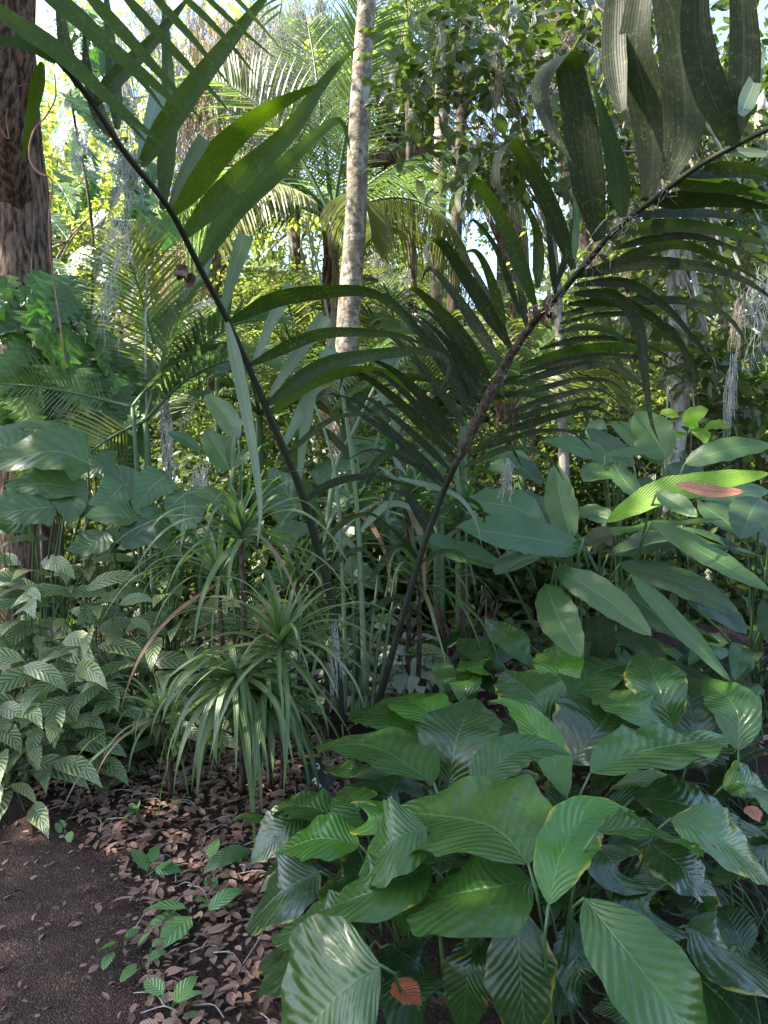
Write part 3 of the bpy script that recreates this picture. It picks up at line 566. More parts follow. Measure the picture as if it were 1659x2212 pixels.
FM = [([(312, 1092), (275, 1050), (228, 1000)], (4.0, 4.1), 74, 'heart', .1, pf_heart), ([(266, 1046), (235, 1075), (190, 1090)], (3.7, 3.5), 62, 'heart', .4, pf_heart),
 ([(358, 1028), (325, 1055), (290, 1105)], (3.7, 3.5), 66, 'heart', .4, pf_heart), ([(395, 1058), (398, 1100), (392, 1150)], (3.7, 3.5), 58, 'heart', .5, pf_paddle),
 ([(332, 1130), (300, 1150), (268, 1185)], (3.5, 3.4), 56, 'big_dark', .5, pf_paddle), ([(300, 1120), (240, 1112), (180, 1118)], (3.5, 3.4), 40, 'heart', .6, pf_lily)]
FM += [([(250, 1010), (215, 1010), (170, 1030)], (4.2, 4.1), 56, 'heart', .3, pf_heart), ([(420, 1110), (450, 1090), (490, 1100)], (4.1, 4.0), 50, 'heart', .4, pf_heart), ([(350, 1100), (340, 1140), (350, 1190)], (3.6, 3.5), 52, 'heart', .4, pf_heart), ([(420, 1150), (440, 1180), (450, 1230)], (3.9, 3.8), 48, 'heart', .4, pf_heart), ([(230, 1150), (200, 1175), (150, 1190)], (3.6, 3.5), 50, 'heart', .5, pf_paddle)]
t = thing('elephant_ear', 'group of heart-shaped leaves, one with a cream edge, behind the striped leaves', 'plant', gp(310, 4.2))
for px, d, wd, m, up, pf in FM: dleaf(t, px, d, wd*1.35, m, up, gp(310+random.uniform(-50, 50), 4.2), prof=pf, wave=.06)
FC = [([(650, 1110), (620, 1065), (580, 1010)], (4.4, 4.5), 96, 'heart', .15, pf_heart), ([(690, 1050), (720, 1020), (770, 1000)], (4.6, 4.6), 60, 'heart', .4, pf_heart), ([(560, 1090), (590, 1060), (640, 1030)], (4.7, 4.7), 60, 'heart', .3, pf_heart),
 ([(700, 1100), (750, 1085), (800, 1090)], (4.4, 4.3), 60, 'heart', .5, pf_heart), ([(720, 1170), (770, 1150), (820, 1165)], (4.2, 4.1), 50, 'heart', .5, pf_heart), ([(760, 980), (810, 965), (860, 975)], (4.8, 4.8), 50, 'heart', .5, pf_heart)]
FC += [([(600, 1180), (630, 1150), (680, 1140)], (4.2, 4.2), 60, 'heart', .4, pf_heart), ([(560, 1130), (530, 1160), (520, 1200)], (4.2, 4.1), 50, 'heart', .4, pf_heart), ([(820, 1120), (850, 1150), (860, 1200)], (4.2, 4.0), 54, 'heart', .4, pf_heart), ([(900, 1010), (930, 1000), (980, 1010)], (4.8, 4.8), 46, 'heart', .5, pf_heart), ([(640, 1230), (600, 1250), (560, 1290)], (4.0, 3.9), 50, 'heart', .4, pf_heart), ([(740, 1230), (780, 1240), (830, 1280)], (4.0, 3.9), 56, 'heart', .4, pf_heart)]
t = thing('elephant_ear', 'elephant ear plant with a round veined leaf seen past the dark palm stalk', 'plant', gp(660, 4.8))
for px, d, wd, m, up, pf in FC: dleaf(t, px, d, wd*1.1, m, up, gp(660+random.uniform(-50, 50), 4.8), prof=pf, wave=.06)
FB = [([(515, 950), (490, 900), (442, 853)], (3.9, 4.0), 50, 'big', .1), ([(497, 1017), (470, 970), (442, 928)], (3.9, 3.9), 56, 'big', .15), ([(430, 972), (400, 950), (362, 934)], (4.2, 4.2), 26, 'big', .4), ([(500, 1015), (498, 970), (508, 920)], (3.9, 3.9), 22, 'big', .3), ([(505, 1010), (525, 985), (560, 975)], (3.9, 3.9), 26, 'big', .4), ([(500, 1080), (455, 1075), (410, 1090)], (3.8, 3.7), 44, 'big', .6)]
t = thing('canna_plant', 'upright plant with two broad oval leaves above the narrow-leaved rosettes', 'plant', gp(505, 4.1))
for px, d, wd, m, up in FB: dleaf(t, px, d, wd, m, up, gp(505+random.uniform(-12, 12), 4.1))

# ------------------------------------------------------------------ striped (herringbone) plants, left
lab = ['striped-leaf plant at the left edge in front of the elephant ears', 'striped-leaf plant overhanging the leaf litter at far left', 'striped-leaf plant with yellowed leaves below the heart-shaped leaves', 'low striped-leaf plant above the bare soil, second from the left edge',
       'low striped-leaf plant beside the small narrow-leaved rosette', 'striped-leaf plant at the back, just left of the upper rosette', 'striped-leaf plant in the middle of the striped patch', 'short striped-leaf plant right behind the small rosette', 'striped-leaf plant in the patch behind the middle, with leaves held high', 'striped-leaf plant low at the left edge of the picture', 'striped-leaf plant filling the gap left of the tall rosette stem', 'striped-leaf plant between the two dark palm stalks', 'lowest striped-leaf plant, leaves almost touching the path at far left']
cc = [(20, 3.95, 1.15), (-20, 3.35, .55), (190, 4.0, 1.22), (90, 3.35, .55), (250, 3.5, .52), (330, 4.0, 1.15), (170, 3.65, .88), (340, 3.55, .55), (110, 3.8, 1.05), (30, 3.6, .85), (400, 3.8, .80), (770, 4.0, .75), (-30, 3.18, .40)]
for i, ((u, d, H), lb) in enumerate(zip(cc, lab)):
    t = thing('striped_plant', lb, 'plant', gp(u, d), 'plants with dark herringbone stripes on the leaves')
    filler(t, gp(u, d), 8 if i == 11 else 40, H*.15, H*1.14, (.15, .34), (.24, .32), 'stripe', pf_lily, .10, (.04, .36), (math.pi*.85, math.pi*2.15), droop=.5, seed=40+i, nx=4, k=12, fold=.15, face=.9)

# ------------------------------------------------------------------ narrow-leaved rosettes
def rosette(label, c, base, n, L, wd, seed, mats=('strap', 'strap_deep'), droop=1.2, up=(-.1, 1.2), stemr=.012, tilt=(0, 0), group='narrow strap-leaved rosettes'):
    r = np.random.default_rng(seed); t = thing('strap_leaved_plant', label, 'plant', base, group); c = np.array(c)
    mb = tube([base, (np.array(base)+c)/2+np.array([.01, .01, 0]), c], [stemr*1.2, stemr], 8, 8, bump=.08); mb.build('stem', M['rachis_brown'], t)
    for i in range(n):
        a = i*2.399+r.uniform(-.3, .3); f = (i+.5)/n; e = up[1]*(1-f)**.8+up[0]*f+r.uniform(-.3, .3); l = L*r.uniform(.8, 1.35)*(.75+.5*f)
        d = np.array([math.cos(a)*math.cos(e), math.sin(a)*math.cos(e), math.sin(e)]); p = [c-WUP*.16*f*L]; dd = d.copy()
        for k in range(6): dd = nrm(dd-WUP*droop*.22*(.4+.3*k)+r.normal(size=3)*.06); p.append(p[-1]+dd*l/6)
        m2 = MB(); leaf(m2, p, wd*1.3*r.uniform(.8, 1.15)/2, WUP+d*.2+r.normal(size=3)*.2, None, pf_strap, 18, 2, .25, 0)
        m2.build('leaf', M['dry_strap' if (f > .8 and r.random() < .22) else mats[int(r.random() < .35)]], t)
    return t
rosette('tallest strap-leaved rosette, its tuft level with the elephant ears', P(520, 1135, 3.15), gp(515, 3.2), 48, .50, .021, 1)
rosette('wide strap-leaved rosette in front, long leaves arching over all sides', P(608, 1372, 2.9), gp(600, 3.1), 62, .42, .017, 2, droop=.95)
rosette('smallest strap-leaved rosette low on the left above the leaf litter', P(345, 1535, 3.0), gp(350, 3.05), 34, .34, .013, 3, droop=1.15)
rosette('dense strap-leaved rosette whose long leaves droop nearly to the ground', P(510, 1450, 2.95), gp(510, 3.1), 60, .46, .024, 4, ('strap_deep', 'strap'), 1.9, (-.3, .7))
rosette('strap-leaved rosette half hidden behind the others, drooping at the centre', P(580, 1490, 2.95), gp(572, 3.15), 50, .37, .022, 5, ('strap_deep', 'strap'), 1.9, (-.3, .7))
rosette('strap-leaved rosette behind the tall one, pale leaves in the shade', P(470, 1230, 3.5), gp(470, 3.6), 44, .46, .016, 6)
rosette('upright strap-leaved rosette between the palm stalks', P(700, 1400, 3.6), gp(700, 3.7), 34, .42, .016, 7)
rosette('sparse strap-leaved rosette behind the left palm stalk', P(640, 1250, 3.8), gp(640, 3.9), 34, .45, .014, 8)
rosette('strap-leaved rosette at the foot of the right palm stalk', P(905, 1240, 3.7), gp(900, 3.8), 30, .50, .020, 9, ('strap_deep', 'strap'))

for i, (u, v, d, L, lb) in enumerate([(880, 1060, 3.9, .50, 'plant with arching ribbon leaves just left of the right palm stalk'), (770, 1080, 4.1, .50, 'plant with arching ribbon leaves between the two palm stalks'), (1000, 1120, 4.0, .42, 'plant with arching ribbon leaves right of the right palm stalk'), (850, 960, 4.6, .5, 'ribbon-leaved plant held high in the opening of the V'), (640, 1010, 4.6, .5, 'ribbon-leaved plant behind the pale cut-ended leaflets'), (420, 1180, 4.0, .42, 'ribbon-leaved plant behind the tallest rosette')]):
    rosette(lb, P(u, v, d), gp(u, d), 26, L, .028, 60+i, ('big', 'palm_pale'), 1.2, (-.2, 1.3), group='ribbon-leaved plants')
# ------------------------------------------------------------------ foreground palm: rachis and leaflets
R1 = [(735, 1560, 3.35), (722, 1335, 3.3), (690, 1200, 3.2), (650, 1060, 3.05), (595, 930, 2.9), (540, 800, 2.75), (490, 690, 2.6), (430, 575, 2.42), (365, 450, 2.2), (270, 330, 2.0), (180, 195, 1.85), (95, 100, 1.7), (0, 20, 1.55), (-110, -60, 1.4), (-240, -100, 1.3)]
R2 = [(800, 1570, 3.5), (825, 1490, 3.45), (870, 1330, 3.35), (915, 1180, 3.25), (955, 1070, 3.15), (990, 990, 3.0), (1040, 890, 2.9), (1090, 790, 2.8), (1150, 700, 2.65), (1205, 640, 2.5), (1265, 570, 2.35), (1330, 495, 2.2), (1400, 440, 2.05), (1500, 365, 1.85), (1600, 308, 1.7), (1700, 260, 1.55), (1850, 190, 1.4)]
def nearest_d(R, u, v):
    q = smooth_path(R, 200); i = np.argmin((q[:, 0]-u)**2+(q[:, 1]-v)**2); return q[i, 2]
root = gp(790, 3.6)
palm = thing('broad_leaflet_palm', 'close palm with two long dark fronds crossing the whole picture in a V', 'palm', root)
def pleaflet(par, R, px, wd, mat, mode='face', dd=0., roll=.25, prof=pf_palm, fold=.3, label=None, k=22, d0=None):
    b = d0 if d0 is not None else nearest_d(R, *px[0]); n = len(px)
    pts = [P(u, v, b+dd*(i/(n-1))) for i, (u, v) in enumerate(px)]; mb = MB(); tc = nrm(CAMP-pts[0]); side = None
    wd = wd*(.80 if px[-1][0] < px[0][0]+100 else .88)
    if mode == 'fold':
        T0 = nrm(np.array(pts[1])-pts[0]); side = nrm(np.cross(T0, tc)); hw = wd*.5*b/FPX
        q = smooth_path(np.array(px, float), k); tt = np.gradient(q, axis=0)
        # where the strip turns over, let it travel in depth so that the bend is a real one
        pts = smooth_path(np.array(pts), k); ang = np.abs(np.arctan2(tt[:, 0], -tt[:, 1]))
        leaf(mb, pts, hw, None, side, prof, k+8, 4, fold, .0, 3)
    else: leaf(mb, pts, wd, tc, None, prof, k, 4, fold, .0, 3, 0, None, True, roll)
    return mb.build('leaflet', M[mat], par, label=label)
def rach(R, lo, hi, radii, par, mat='rachis', k=60):
    pts = [P(*q) for q in R[lo:hi]]; return tube(pts, radii, 10, k).build('frond', M[mat], par)
mb = tube([P(*q) for q in R1], [.022, .020, .017, .013, .010, .008, .006], 10, 70)
f1 = mb.build('frond', M['rachis'], palm, label='left frond with a smooth dark stalk')
L1 = [
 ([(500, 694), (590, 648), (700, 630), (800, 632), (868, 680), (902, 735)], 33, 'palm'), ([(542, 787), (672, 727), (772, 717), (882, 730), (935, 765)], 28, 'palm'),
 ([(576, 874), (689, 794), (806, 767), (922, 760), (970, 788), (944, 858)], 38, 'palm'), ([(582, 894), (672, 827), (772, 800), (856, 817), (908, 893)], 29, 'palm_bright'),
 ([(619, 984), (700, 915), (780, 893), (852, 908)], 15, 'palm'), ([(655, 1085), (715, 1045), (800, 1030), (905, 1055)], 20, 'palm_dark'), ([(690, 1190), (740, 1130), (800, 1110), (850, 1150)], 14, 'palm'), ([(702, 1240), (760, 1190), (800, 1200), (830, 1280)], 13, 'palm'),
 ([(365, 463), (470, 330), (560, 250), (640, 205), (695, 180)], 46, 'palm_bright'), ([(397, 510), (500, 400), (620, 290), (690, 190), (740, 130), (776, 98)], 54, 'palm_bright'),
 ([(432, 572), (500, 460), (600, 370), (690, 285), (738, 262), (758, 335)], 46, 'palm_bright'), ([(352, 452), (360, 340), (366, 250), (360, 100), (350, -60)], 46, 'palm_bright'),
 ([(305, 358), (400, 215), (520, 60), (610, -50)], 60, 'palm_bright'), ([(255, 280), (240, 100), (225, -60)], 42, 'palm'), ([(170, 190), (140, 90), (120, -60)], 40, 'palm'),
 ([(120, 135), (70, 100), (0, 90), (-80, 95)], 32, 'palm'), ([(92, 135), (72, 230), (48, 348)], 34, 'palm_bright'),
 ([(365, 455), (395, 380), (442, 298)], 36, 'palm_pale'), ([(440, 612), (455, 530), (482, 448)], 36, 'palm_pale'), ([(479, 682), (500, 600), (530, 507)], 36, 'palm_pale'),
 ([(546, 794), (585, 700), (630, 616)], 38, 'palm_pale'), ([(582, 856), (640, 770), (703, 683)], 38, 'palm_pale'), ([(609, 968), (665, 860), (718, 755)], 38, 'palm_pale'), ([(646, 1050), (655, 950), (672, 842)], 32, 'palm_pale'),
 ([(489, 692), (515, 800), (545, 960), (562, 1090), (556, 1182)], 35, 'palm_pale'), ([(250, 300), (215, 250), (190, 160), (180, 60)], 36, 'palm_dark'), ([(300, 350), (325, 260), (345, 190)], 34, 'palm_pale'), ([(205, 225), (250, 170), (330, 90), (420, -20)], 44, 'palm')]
for px, wd, m in L1:
    pleaflet(f1, R1, px, wd, m, dd=random.uniform(-.2, .25), roll=random.uniform(.0, .45)*random.choice((-1, 1)), prof=pf_cut if (m == 'palm_pale' and px[-1][1] < 900) else pf_palm)
S1 = [([(-20, 20), (120, 110), (240, 220), (368, 328)], 46), ([(-40, -10), (150, 135), (345, 338)], 30), ([(100, -30), (220, 90), (330, 180), (422, 264)], 46), ([(170, -30), (300, 110), (438, 262)], 34), ([(250, -30), (360, 95), (450, 190), (500, 247)], 28),
      ([(310, -30), (420, 90), (502, 192)], 22), ([(370, -30), (470, 65), (560, 172)], 18), ([(420, -30), (510, 55), (600, 132)], 15), ([(475, -40), (550, 40), (612, 112)], 12), ([(60, -40), (180, 60), (300, 170), (372, 262)], 30)]
for i, (px, wd) in enumerate(S1): pleaflet(f1, R1, px, wd, 'palm_bright', dd=.15, roll=.5, d0=1.25+.03*i, fold=.45)
mb = tube([P(*q) for q in R2[:6]], [.017, .015, .013], 10, 30); tube([P(*q) for q in R2[5:9]], [.018, .020, .013], 10, 22, mb, 1, bump=.10); tube([P(*q) for q in R2[8:]], [.012, .009, .007, .006], 10, 36, mb)
f2 = mb.build('frond', [M['rachis'], M['rachis_brown']], palm, label='right frond with a brown fibrous stalk wrapped in moss')
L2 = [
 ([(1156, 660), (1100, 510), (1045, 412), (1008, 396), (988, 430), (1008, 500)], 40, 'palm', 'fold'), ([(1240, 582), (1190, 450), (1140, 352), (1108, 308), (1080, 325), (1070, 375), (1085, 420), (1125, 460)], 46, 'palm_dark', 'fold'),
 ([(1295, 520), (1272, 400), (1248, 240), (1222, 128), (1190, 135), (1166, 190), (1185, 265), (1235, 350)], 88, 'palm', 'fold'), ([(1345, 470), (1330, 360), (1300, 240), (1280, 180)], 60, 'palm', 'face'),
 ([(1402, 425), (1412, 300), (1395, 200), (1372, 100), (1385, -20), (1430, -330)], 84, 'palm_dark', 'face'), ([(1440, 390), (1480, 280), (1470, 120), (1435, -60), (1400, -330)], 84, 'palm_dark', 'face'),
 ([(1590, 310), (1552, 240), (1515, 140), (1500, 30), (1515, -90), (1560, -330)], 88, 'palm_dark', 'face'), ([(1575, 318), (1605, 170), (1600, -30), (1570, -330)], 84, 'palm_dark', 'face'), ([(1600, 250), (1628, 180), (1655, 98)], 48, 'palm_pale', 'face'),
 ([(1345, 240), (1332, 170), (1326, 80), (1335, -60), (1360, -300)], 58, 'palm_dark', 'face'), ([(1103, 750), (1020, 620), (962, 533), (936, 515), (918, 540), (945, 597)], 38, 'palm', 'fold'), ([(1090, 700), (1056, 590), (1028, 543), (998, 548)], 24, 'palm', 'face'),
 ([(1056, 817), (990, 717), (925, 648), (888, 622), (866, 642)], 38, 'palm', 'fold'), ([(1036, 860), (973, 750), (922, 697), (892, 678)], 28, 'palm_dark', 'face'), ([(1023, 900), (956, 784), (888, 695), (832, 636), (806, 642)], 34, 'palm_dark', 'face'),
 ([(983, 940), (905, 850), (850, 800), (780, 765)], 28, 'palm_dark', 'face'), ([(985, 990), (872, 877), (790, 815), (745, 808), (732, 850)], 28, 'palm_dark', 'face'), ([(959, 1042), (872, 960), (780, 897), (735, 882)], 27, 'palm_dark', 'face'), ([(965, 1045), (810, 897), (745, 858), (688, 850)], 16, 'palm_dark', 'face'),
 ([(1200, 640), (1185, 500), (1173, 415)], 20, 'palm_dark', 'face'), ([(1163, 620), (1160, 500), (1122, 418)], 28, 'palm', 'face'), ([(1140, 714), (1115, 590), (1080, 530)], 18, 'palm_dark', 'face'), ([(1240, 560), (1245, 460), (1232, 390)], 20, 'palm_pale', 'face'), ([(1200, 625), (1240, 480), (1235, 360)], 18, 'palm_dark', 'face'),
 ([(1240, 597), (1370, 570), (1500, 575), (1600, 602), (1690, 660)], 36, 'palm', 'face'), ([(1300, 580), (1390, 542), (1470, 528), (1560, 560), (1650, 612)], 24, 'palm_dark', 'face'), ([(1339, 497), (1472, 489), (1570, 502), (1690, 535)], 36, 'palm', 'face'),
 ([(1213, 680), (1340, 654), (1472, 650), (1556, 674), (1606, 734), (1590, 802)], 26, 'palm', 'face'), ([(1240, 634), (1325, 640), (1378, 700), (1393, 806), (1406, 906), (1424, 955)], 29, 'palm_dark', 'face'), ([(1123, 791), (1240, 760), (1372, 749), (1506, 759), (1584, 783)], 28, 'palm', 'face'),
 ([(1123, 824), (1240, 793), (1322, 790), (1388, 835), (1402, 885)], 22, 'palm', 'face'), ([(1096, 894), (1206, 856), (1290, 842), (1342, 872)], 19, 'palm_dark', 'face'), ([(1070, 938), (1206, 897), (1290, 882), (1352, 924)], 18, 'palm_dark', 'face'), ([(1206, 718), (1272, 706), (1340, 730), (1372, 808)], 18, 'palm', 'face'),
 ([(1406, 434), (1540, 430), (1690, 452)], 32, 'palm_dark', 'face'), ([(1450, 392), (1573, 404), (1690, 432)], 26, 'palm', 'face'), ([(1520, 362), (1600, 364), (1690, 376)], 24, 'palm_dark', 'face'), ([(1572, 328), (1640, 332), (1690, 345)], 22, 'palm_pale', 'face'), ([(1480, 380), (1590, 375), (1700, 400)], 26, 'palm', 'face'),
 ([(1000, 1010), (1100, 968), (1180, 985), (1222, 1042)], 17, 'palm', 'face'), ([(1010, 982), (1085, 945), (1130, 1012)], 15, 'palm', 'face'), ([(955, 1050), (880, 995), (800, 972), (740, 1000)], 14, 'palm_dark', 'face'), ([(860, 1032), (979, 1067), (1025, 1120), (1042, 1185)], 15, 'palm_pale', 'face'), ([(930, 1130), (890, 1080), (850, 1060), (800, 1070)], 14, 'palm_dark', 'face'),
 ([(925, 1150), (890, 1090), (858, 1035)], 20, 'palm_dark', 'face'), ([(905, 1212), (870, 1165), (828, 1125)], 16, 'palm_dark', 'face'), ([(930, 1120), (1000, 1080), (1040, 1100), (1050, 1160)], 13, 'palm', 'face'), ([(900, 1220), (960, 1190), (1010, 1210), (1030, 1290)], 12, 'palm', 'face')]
def between(a, b):
    p, q = smooth_path(np.array(a[0], float), 5), smooth_path(np.array(b[0], float), 5); r_ = [tuple(x) for x in (p*.5+q*.5)]
    return (r_, min(a[1], b[1])*.8, 'palm_dark', 'face')
lo_ = sorted([x for x in L2 if x[0][-1][0] < x[0][0][0]-60 and x[0][0][1] > 640 and x[1] > 20], key=lambda x: x[0][0][1])
ri_ = sorted([x for x in L2 if x[0][-1][0] > x[0][0][0]+130 and x[0][0][1] > 430], key=lambda x: x[0][0][1])
L2 += [between(a, b) for g_ in (lo_, ri_) for a, b in zip(g_, g_[1:]) if abs(a[0][0][1]-b[0][0][1]) > 25]
for px, wd, m, md in L2:
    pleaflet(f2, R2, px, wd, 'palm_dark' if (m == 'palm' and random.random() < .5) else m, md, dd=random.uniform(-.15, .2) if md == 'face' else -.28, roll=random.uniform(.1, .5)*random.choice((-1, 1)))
# pale younger stalks of the same palm
def stalk(px, ds, r, mat='stem'):
    return tube([P(u, v, d) for (u, v), d in zip(px, ds)], r, 8, 26).build('frond', M[mat], palm)
M['stalk_pale'] = NT('pale_green_stalk').out((.09, .13, .06), .5)
f3 = stalk([(790, 1500), (765, 1030), (700, 640), (660, 470)], (3.6, 3.6, 3.5, 3.4), [.016, .013, .008, .004], 'stalk_pale')
f4 = stalk([(690, 1300), (722, 1027), (765, 930), (812, 830)], (3.7, 3.7, 3.7, 3.7), [.016, .014, .008], 'stalk_pale')
f5 = stalk([(745, 1540), (742, 1300), (720, 1000), (650, 800)], (3.6, 3.6, 3.6, 3.7), [.013, .010, .006], 'stalk_pale')
for i in range(5): f = stalk([(760+i*14, 1560), (765+i*17, 1400), (770+i*22+random.uniform(-20, 20), 1200)], (3.7, 3.75, 3.8), [.011, .009, .005], random.choice(('stem', 'stalk_pale')))
for px, wd, m in [([(812, 830), (850, 900), (860, 1000)], 26, 'palm_pale'), ([(790, 900), (840, 870), (905, 900), (925, 980)], 22, 'palm'), ([(770, 1060), (830, 985), (890, 990), (930, 1060)], 20, 'palm'), ([(775, 1150), (840, 1090), (900, 1110), (920, 1190)], 18, 'palm_pale'), ([(800, 1250), (860, 1180), (900, 1200)], 18, 'palm'),
                  ([(770, 1000), (700, 930), (650, 940), (610, 1010)], 20, 'palm'), ([(780, 1200), (730, 1150), (690, 1160), (670, 1230)], 18, 'palm_pale'), ([(742, 1300), (700, 1270), (660, 1300)], 16, 'palm'), ([(790, 1330), (860, 1290), (930, 1340)], 18, 'palm'), ([(665, 930), (640, 1000), (700, 1130), (720, 1180)], 24, 'palm_bright')]:
    pleaflet(f4, R1, px, wd, m, d0=3.6, dd=.1, roll=.3)
M['dead_brown'] = NT('dead_fibre').out((.07, .04, .028), .8)
# dead sheath on each stalk
def scrap(par, u, v, d, s, mat):
    mb = MB(); c = P(u, v, d)
    for i in range(6):
        a = nrm(rng.normal(size=3)); leaf(mb, [c, c+a*s*.5, c+nrm(a+rng.normal(size=3)*.6)*s], s*.35, rng.normal(size=3), None, pf_round, 8, 4, .5, .3, 2)
    return mb.build('dead_sheath', M['dead_brown'], par)
scrap(palm, 408, 590, 2.4, .05, 'brown_leaf'); scrap(palm, 1190, 672, 2.52, .055, 'brown_leaf'); scrap(palm, 1160, 680, 2.55, .04, 'brown_leaf')

# ------------------------------------------------------------------ plant label on a stake
sg = PZ(690, 1676, .10); t = thing('plant_label', 'small black plant label with white lettering half hidden by a lily leaf', 'sign', (float(sg[0]), float(sg[1]), 0))
ux = nrm(np.array([.76, -.32, -.56])); nrm_l = nrm(np.array([-.1, -.75, .65])); ux = nrm(ux-nrm_l*(ux@nrm_l)); uy = np.cross(nrm_l, ux)
def plate(c, hx, hy, th): return [c+ux*a*hx+uy*b*hy+nrm_l*e*th for e in (-1, 1) for a, b in ((-1, -1), (1, -1), (1, 1), (-1, 1))]
bf = [(0, 3, 2, 1), (4, 5, 6, 7), (0, 1, 5, 4), (1, 2, 6, 5), (2, 3, 7, 6), (3, 0, 4, 7)]
mesh('plate', plate(sg, .070, .048, .0015), bf, M['sign'], t, smooth=False)
mb = MB(); tube([sg-uy*.04-nrm_l*.004, sg+np.array([0.01, .02, -.13])], .004, 6, 4, mb); mb.build('stake', M['sign'], t)
def text(s_, c, size, name):
    cu = bpy.data.curves.new(name, 'FONT'); cu.body = s_; cu.size = size; cu.extrude = .0004; tmp = bpy.data.objects.new(name, cu); COL.objects.link(tmp)
    me = bpy.data.meshes.new_from_object(tmp.evaluated_get(bpy.context.evaluated_depsgraph_get())); V = np.array([v.co[:] for v in me.vertices]); F = [tuple(p.vertices) for p in me.polygons]
    bpy.data.objects.remove(tmp); W = c+V[:, :1]*ux+V[:, 1:2]*uy+V[:, 2:3]*nrm_l
    mesh('lettering', W, F, M['white'], t, smooth=False)
text('Ch', sg-ux*.050+uy*.016+nrm_l*.0024, .026, 'a'); text('Palm', sg-ux*.012-uy*.036+nrm_l*.0024, .026, 'b')

# ------------------------------------------------------------------ rock
def rock(name, label, c, s, seed):
    import bmesh
    r = np.random.default_rng(seed); bm = bmesh.new(); bmesh.ops.create_icosphere(bm, subdivisions=5, radius=1); ph = r.uniform(0, 6, 12)
    V = []
    for v in bm.verts:
        p = np.array(v.co); q = sum(math.sin(p@np.array([math.sin(k*2.1), math.cos(k*1.7), math.sin(k)])*(2+k*1.6)+ph[k])/(2+k*1.3) for k in range(9))
        p = np.sign(p)*np.abs(p)**.8; V.append(np.array(c)+p*(1+.16*q)*np.array(s)+r.normal(size=3)*.003)
    o = mesh(name, V, [tuple(x.index for x in f.verts) for f in bm.faces], M['rock']); bm.free(); tag(o, label, 'rock')
q = gp(1520, 4.5); rock('rock', 'large rough reddish-brown rock under the paddle leaves at right', (q[0], q[1], .08), (.46, .30, .32), 3)
q = gp(1660, 4.3); rock('rock', 'low dark rock at the right edge beside the larger rock', (q[0], q[1], .05), (.25, .22, .20), 5)

# ------------------------------------------------------------------ silvery ground plants
for i, (u, d, lb) in enumerate([(905, 3.9, 'silvery-leaved plant right of the right palm stalk'), (770, 4.0, 'silvery-leaved plant between the palm stalks'), (860, 4.6, 'silvery-leaved plant farthest back near the palm stalks'), (960, 4.2, 'silvery-leaved plant left of the dead brown stems'), (680, 4.3, 'silvery-leaved plant behind the left palm stalk')]):
    t = thing('silvery_plant', lb, 'plant', gp(u, d), 'silvery ground plants'); filler(t, gp(u, d), 22, .12, .45, (.16, .24), (.3, .38), 'silver', pf_round, .08, (.04, .25), droop=.5, seed=70+i, nx=4, k=12)
# dead brown stems and bare cane stems
t = thing('dead_plant', 'bundle of dead brown leaf stems standing behind the lily leaves', 'plant', gp(1015, 4.5)); mb = MB()
for i in range(26):
    b = np.array(gp(1015+random.uniform(-25, 25), 4.5)); a = random.uniform(-.25, .25); tube([b, b+np.array([a*.5, random.uniform(-.1, .1), .3]), b+np.array([a*1.1, random.uniform(-.2, .2), random.uniform(.4, .7)])], [.012, .009, .004], 5, 7, mb)
mb.build('stem', M['bark_red'], t)

# ------------------------------------------------------------------ seedlings on the litter
seeds = [(145, 1812, 3, .05, 'tiny seedling on the edge of the gravel path, farthest left'), (215, 1700, 4, .09, 'seedling with long leaves just below the striped plants'), (290, 1695, 2, .08, 'single-leaved seedling right of the long-leaved one'), (330, 1905, 5, .10, 'seedling with an upright oval leaf in the middle of the leaf litter'),
         (448, 1890, 2, .10, 'seedling with one upright pointed leaf right of the middle one'), (425, 1995, 4, .12, 'seedling with broad light green leaves near the path corner'), (265, 2062, 4, .055, 'small round-leaved seedling at the edge of the path'), (315, 2092, 4, .055, 'small round-leaved seedling just right of another by the path'), (370, 2195, 4, .07, 'seedling at the very bottom of the picture'),
         (480, 1975, 3, .05, 'tiny bluish seedling beside the lily clump'), (300, 1780, 4, .05, 'tiny seedling among pale fallen leaves below the long drooping leaves'), (600, 1790, 3, .06, 'seedling between the drooping strap leaves and the lilies'), (385, 1760, 4, .05, 'tiny fern-like seedling under the drooping strap leaves')]
for i, (u, v, n, L, lb) in enumerate(seeds):
    g = PZ(u, v, 0); t = thing('seedling', lb, 'seedling', (float(g[0]), float(g[1]), 0.), 'seedlings on the leaf litter')
    filler(t, (float(g[0]), float(g[1]), 0.), n, .02, .07, (L*.9, L*1.3), (.42, .55), 'seed', pf_round if L < .06 else pf_lily, .01, (.01, .04), droop=.3, seed=90+i, nx=4, k=10, pr=.0012, rise=.9)

